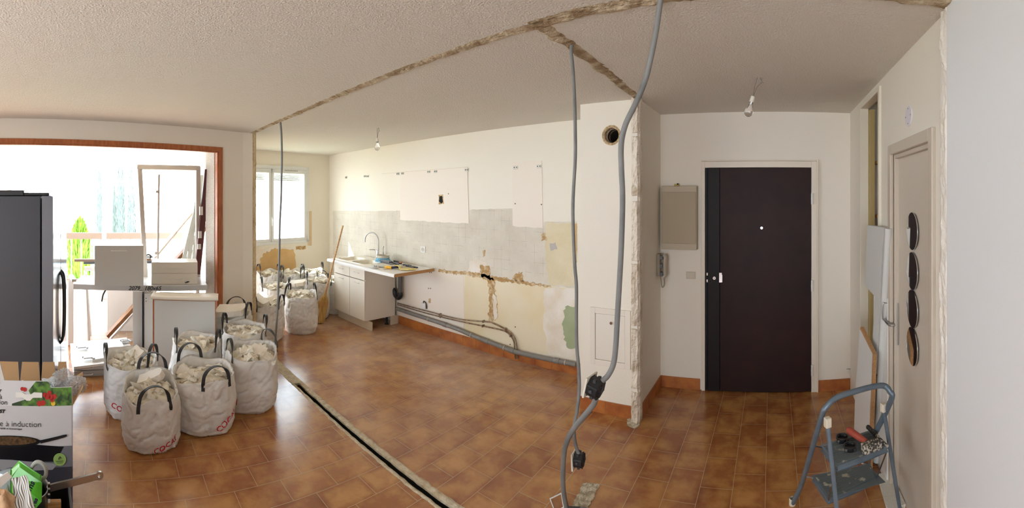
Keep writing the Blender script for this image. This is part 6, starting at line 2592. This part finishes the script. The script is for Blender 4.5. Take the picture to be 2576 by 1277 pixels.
# second panel in front
def footv(u):
    v = 1000.0
    while plane_pt(A0 + N1 * .05, N1, u, v).z > .004 and v < 1400:
        v += 1
    return v
B0, B1, B2 = atz(2150, 1135, 0), plane_pt(A0 + N1 * .05, N1, 2163, 826), plane_pt(A0 + N1 * .05, N1, 2195, 890)
t = thing('chipboard_offcut', 'low white chipboard panel with a slanted top leaning in front of the notched worktop', 'panel', B0)
face = [(2163, 826), (2195, 890), (2189, 1000), (2184, footv(2184)), (2148, footv(2148)), (2151, 990), (2158, 900)]
mb = MB()
pts = [plane_pt(A0 + N1 * .05, N1, u, v) for u, v in face]
mb.prism(pts, -N1 * .02)
mb.build('panel', m_white, t)
mb = MB()
q_ = [plane_pt(A0 + N1 * .0505, N1, u, v) for u, v in ((2163, 826), (2195, 890), (2184, footv(2184)), (2187, footv(2187)), (2198, 890), (2165, 822))]
mb.prism(q_, -N1 * .0215)
mb.build('chipboard_edge', m_edge, t, label='brown chipboard edge of the panel')
# cabinet door behind, with handle
t = thing('handled_board', 'white cabinet door with a bow handle leaning behind the notched worktop', 'door panel', (.70, 2.55, 0))
mb = MB()
mb.obox((.690, 2.46, 0), (.016, 0, 0), (0, .36, 0), (.008, 0, 1.14))
mb.build('panel', m_white, t, bevel=.002)
mb = MB()
hz_ = 1.06
mb.tube(smoothpath([(.696, 2.485, hz_ + .05), (.674, 2.485, hz_ + .045), (.674, 2.485, hz_ - .045), (.696, 2.485, hz_ - .05)], 5), .005, 8)
mb.build('handle', m_steel, t, smooth=True)
for i, (y_, h_, lab) in enumerate(((2.60, .62, 'thin brown batten leaning behind the stepladder, taller of the pair'), (2.66, .5, 'thin brown batten leaning behind the stepladder, shorter of the pair'))):
    mb = MB()
    mb.obox((.60, y_, 0), (.02, 0, 0), (0, .03, 0), (.05, .0, h_))
    o_ = mb.build('thin_batten', mat('dark batten', C(110, 84, 62), .7), bevel=.001)
    tag(o_, lab, 'batten')
# insulation slab on the floor
P = [atz(2207, 1190, .04), atz(2240, 1184, .04), atz(2275, 1268, .04), atz(2232, 1290, .04)]
P = [atz(2209, 1192, .04), atz(2240, 1186, .04), atz(2277, 1268, .04), atz(2236, 1282, .04)]
mb = MB()
mb.prism(P, (0, 0, -.04))
m_poly = mat('polystyrene', C(226, 222, 210), .9, bump=1, bscale=160, bdist=.006)
o_ = mb.build('polystyrene_slab', m_poly, bevel=.003)
tag(o_, 'white polystyrene slab on the floor under the right side of the stepladder'.replace('right side of the ', ''), 'slab')

# ------------------------------------------------------------------ stepladder
m_lad = mat('grey-blue ladder paint', C(112, 126, 138), .35, .3, col2=C(98, 112, 124), nscale=12)
m_lad2 = bpy.data.materials.new('worn step rubber')
m_lad2.use_nodes = True
_nt = m_lad2.node_tree
_tc = _nt.nodes.new('ShaderNodeTexCoord')
_n = _nt.nodes.new('ShaderNodeTexNoise')
_n.inputs['Scale'].default_value = 18
_n.inputs['Detail'].default_value = 6
_nt.links.new(_tc.outputs['Object'], _n.inputs[0])
_r = _nt.nodes.new('ShaderNodeValToRGB')
_r.color_ramp.elements[0].position = .61
_r.color_ramp.elements[1].position = .67
_r.color_ramp.elements[0].color = C(104, 112, 114)
_r.color_ramp.elements[1].color = C(186, 180, 162)
_nt.links.new(_n.outputs['Fac'], _r.inputs[0])
_nt.links.new(_r.outputs[0], _nt.nodes['Principled BSDF'].inputs['Base Color'])
_nt.nodes['Principled BSDF'].inputs['Roughness'].default_value = .7
fl0 = atz(1993, 1268, 0)
flk = atz(2016, 1218, .16)
fl1 = atz(2066, 1050, .69)
flb = atz(2088, 1012, .75)
t = thing('stepladder', 'small grey two-step stepladder spattered with paint, tools on its top step', 'stepladder', fl0)
frb = atz(2240, 985, .74)
fr1 = atz(2240, 1010, .69)
fr0 = Vector((fl0.x + .33, fl0.y + .11, 0))
frk = fl0.lerp(fl1, .25) + (fr0 - fl0)
path = [fl0, flk, flk.lerp(fl1, .5), fl1, atz(2078, 1024, .75), atz(2104, 1000, .78), atz(2150, 984, .785), atz(2196, 972, .785), atz(2224, 970, .775), atz(2238, 984, .75), fr1, fr1.lerp(fr0, .5), fr0 + Vector((0, 0, .10)), fr0]
mb = MB()
mb.tube(smoothpath(path, 6), .0135, 12, ratio=1.15)
mb.build('handrail_frame', m_lad, t, smooth=True)
rl0, rl1 = atz(2123, 1447, 0), atz(2082, 1066, .70)
rr0, rr1 = atz(2267, 1300, 0), atz(2223, 1028, .64)
for a_, b_ in ((rl0, rl1), (rr0, rr1)):
    mb = MB()
    mb.tube([a_, b_], .011, 10, ratio=.75)
    mb.build('rear_leg', m_lad, t, smooth=True)
    mb = MB()
    mb.box(b_ + Vector((0, 0, .008)), (.03, .03, .045), .4)
    mb.build('hinge_cap', mat('cream plastic cap', C(214, 204, 184), .5), t, bevel=.005)
for a_ in (fl0, fr0, rl0, rr0):
    mb = MB()
    mb.lathe([(.001, 0), (.019, 0), (.018, .035), (.016, .037)], a_, 14)
    mb.build('foot', MATS['cream plastic cap'], t, smooth=True)
def step(pts, z, name='step'):
    P = [atz(u, v, z) for u, v in pts]
    l, b, r_, f_ = P
    mb = MB()
    mb.prism(P, (0, 0, -.028))
    o_ = mb.build(name, m_lad, t, bevel=.006)
    mb = MB()
    n = 15
    for k in range(n):
        g = (k + .5) / n
        a_ = l.lerp(f_, .04 + .92 * g)
        c_ = b.lerp(r_, .04 + .92 * g)
        d_ = (c_ - a_)
        w2 = (f_ - l) * (.92 / n * .62)
        mb.obox(a_ + d_ * .02 + Vector((0, 0, .0)), d_ * .96, w2, (0, 0, .003))
    mb.obox(l.lerp(r_, .03), (b - l) * .94, (f_ - l) * .94, (0, 0, .0012))
    mb.build('ribbed_tread', m_lad2, o_)
    return P
S1 = step([(2067, 1119), (2183, 1085), (2232, 1122), (2106, 1170)], .46)
S2 = step([(2045, 1196), (2187, 1166), (2203, 1202), (2084, 1252)], .23)
def rod(a_, b_, nm='brace'):
    mb = MB()
    mb.tube([a_, b_], .004, 8)
    mb.build(nm, m_steel, t, smooth=True)
rod(S1[0] + Vector((0, 0, -.012)), flk.lerp(fl1, .62))
rod(S2[0] + Vector((0, 0, -.012)), flk.lerp(fl1, .14))
rod(S1[2] + Vector((0, 0, -.02)), S2[2] + Vector((0, 0, -.01)))
rod(S1[3] + Vector((0, 0, -.02)), S2[3] + Vector((0, 0, -.01)))
rod(S1[2] + Vector((0, 0, -.012)), rr0.lerp(rr1, .72))
rod(S1[3] + Vector((0, 0, -.012)), rl0.lerp(rl1, .72))
rod(S1[1] + Vector((0, 0, -.012)), fr0.lerp(fr1, .66))
rod(S2[1] + Vector((0, 0, -.012)), fr0.lerp(fr1, .33))
# tools on the top step
TZ = .464
m_spl = mat('plaster-spattered steel', C(70, 66, 60), .7, col2=C(190, 182, 166), nscale=85, lo=.48, hi=.56)
a_ = atz(2134, 1080, TZ + .03)
b_ = atz(2180, 1112, TZ + .028)
t = thing('club_hammer', 'club hammer with a red grip and plaster-spattered head on the top step', 'hammer', b_)
mb = MB()
d_ = (b_ - a_)
mb.tube([a_, a_ + d_ * .1, a_ + d_ * .5, a_ + d_ * .9, b_], [.015, .019, .0175, .0155, .013], 14)
mb.build('grip', mat('red rubber grip', C(184, 84, 66), .6, col2=C(166, 70, 54), nscale=30), t, smooth=True)
mb = MB()
hd = atz(2192, 1122, TZ + .024)
hdx = (atz(2215, 1112, TZ + .024) - atz(2170, 1128, TZ + .024)).normalized()
hn = Vector((-hdx.y, hdx.x, 0))
mb.obox(hd - hdx * .052 - hn * .022 - Vector((0, 0, .022)), hdx * .104, hn * .044, (0, 0, .044))
mb.build('hammer_head', m_spl, t, bevel=.005)
mb = MB()
mb.tube([b_, hd], .009, 10)
mb.build('shaft', m_steel, t)
# cold chisel
a_, b_, c_ = atz(2182, 1072, TZ + .03), atz(2204, 1093, TZ + .022), atz(2233, 1122, TZ + .012)
t = thing('scutch_chisel', 'spattered steel chisel with a ribbed black grip beyond the club hammer', 'chisel', b_)
mb = MB()
P = smoothpath([a_, b_], 14)
mb.tube(P, [.0125 if k % 3 else .0098 for k in range(len(P))], 12)
mb.build('ribbed_grip', mat('black ribbed grip', C(44, 42, 40), .6, col2=C(120, 114, 104), nscale=70, lo=.55, hi=.65), t, smooth=True)
mb = MB()
mb.tube([b_, c_], .007, 10)
mb.build('shaft', m_spl, t, smooth=True)
# two black round boxes
for (u, v, lab) in ((2119, 1108, 'round black flush box on the top step, farther from the hammer head'), (2138, 1130, 'round black flush box on the top step, at its front edge')):
    c = atz(u, v, TZ)
    t = thing('round_flush_box', lab, 'flush box', c, 'black flush boxes on the stepladder')
    mb = MB()
    mb.lathe([(.001, .0), (.028, .0), (.030, .004), (.030, .018), (.034, .019), (.034, .024), (.028, .024), (.026, .010), (.001, .010)], c, 32)
    mb.build('cup', m_black, t, smooth=True)
    for k in range(4):
        mb = MB()
        a_ = PI / 4 + k * PI / 2
        mb.box(c + Vector((.031 * math.cos(a_), .031 * math.sin(a_), .010)), (.014, .014, .018), a_)
        mb.build('lug', MATS['scuffed black plastic'], t, bevel=.002)
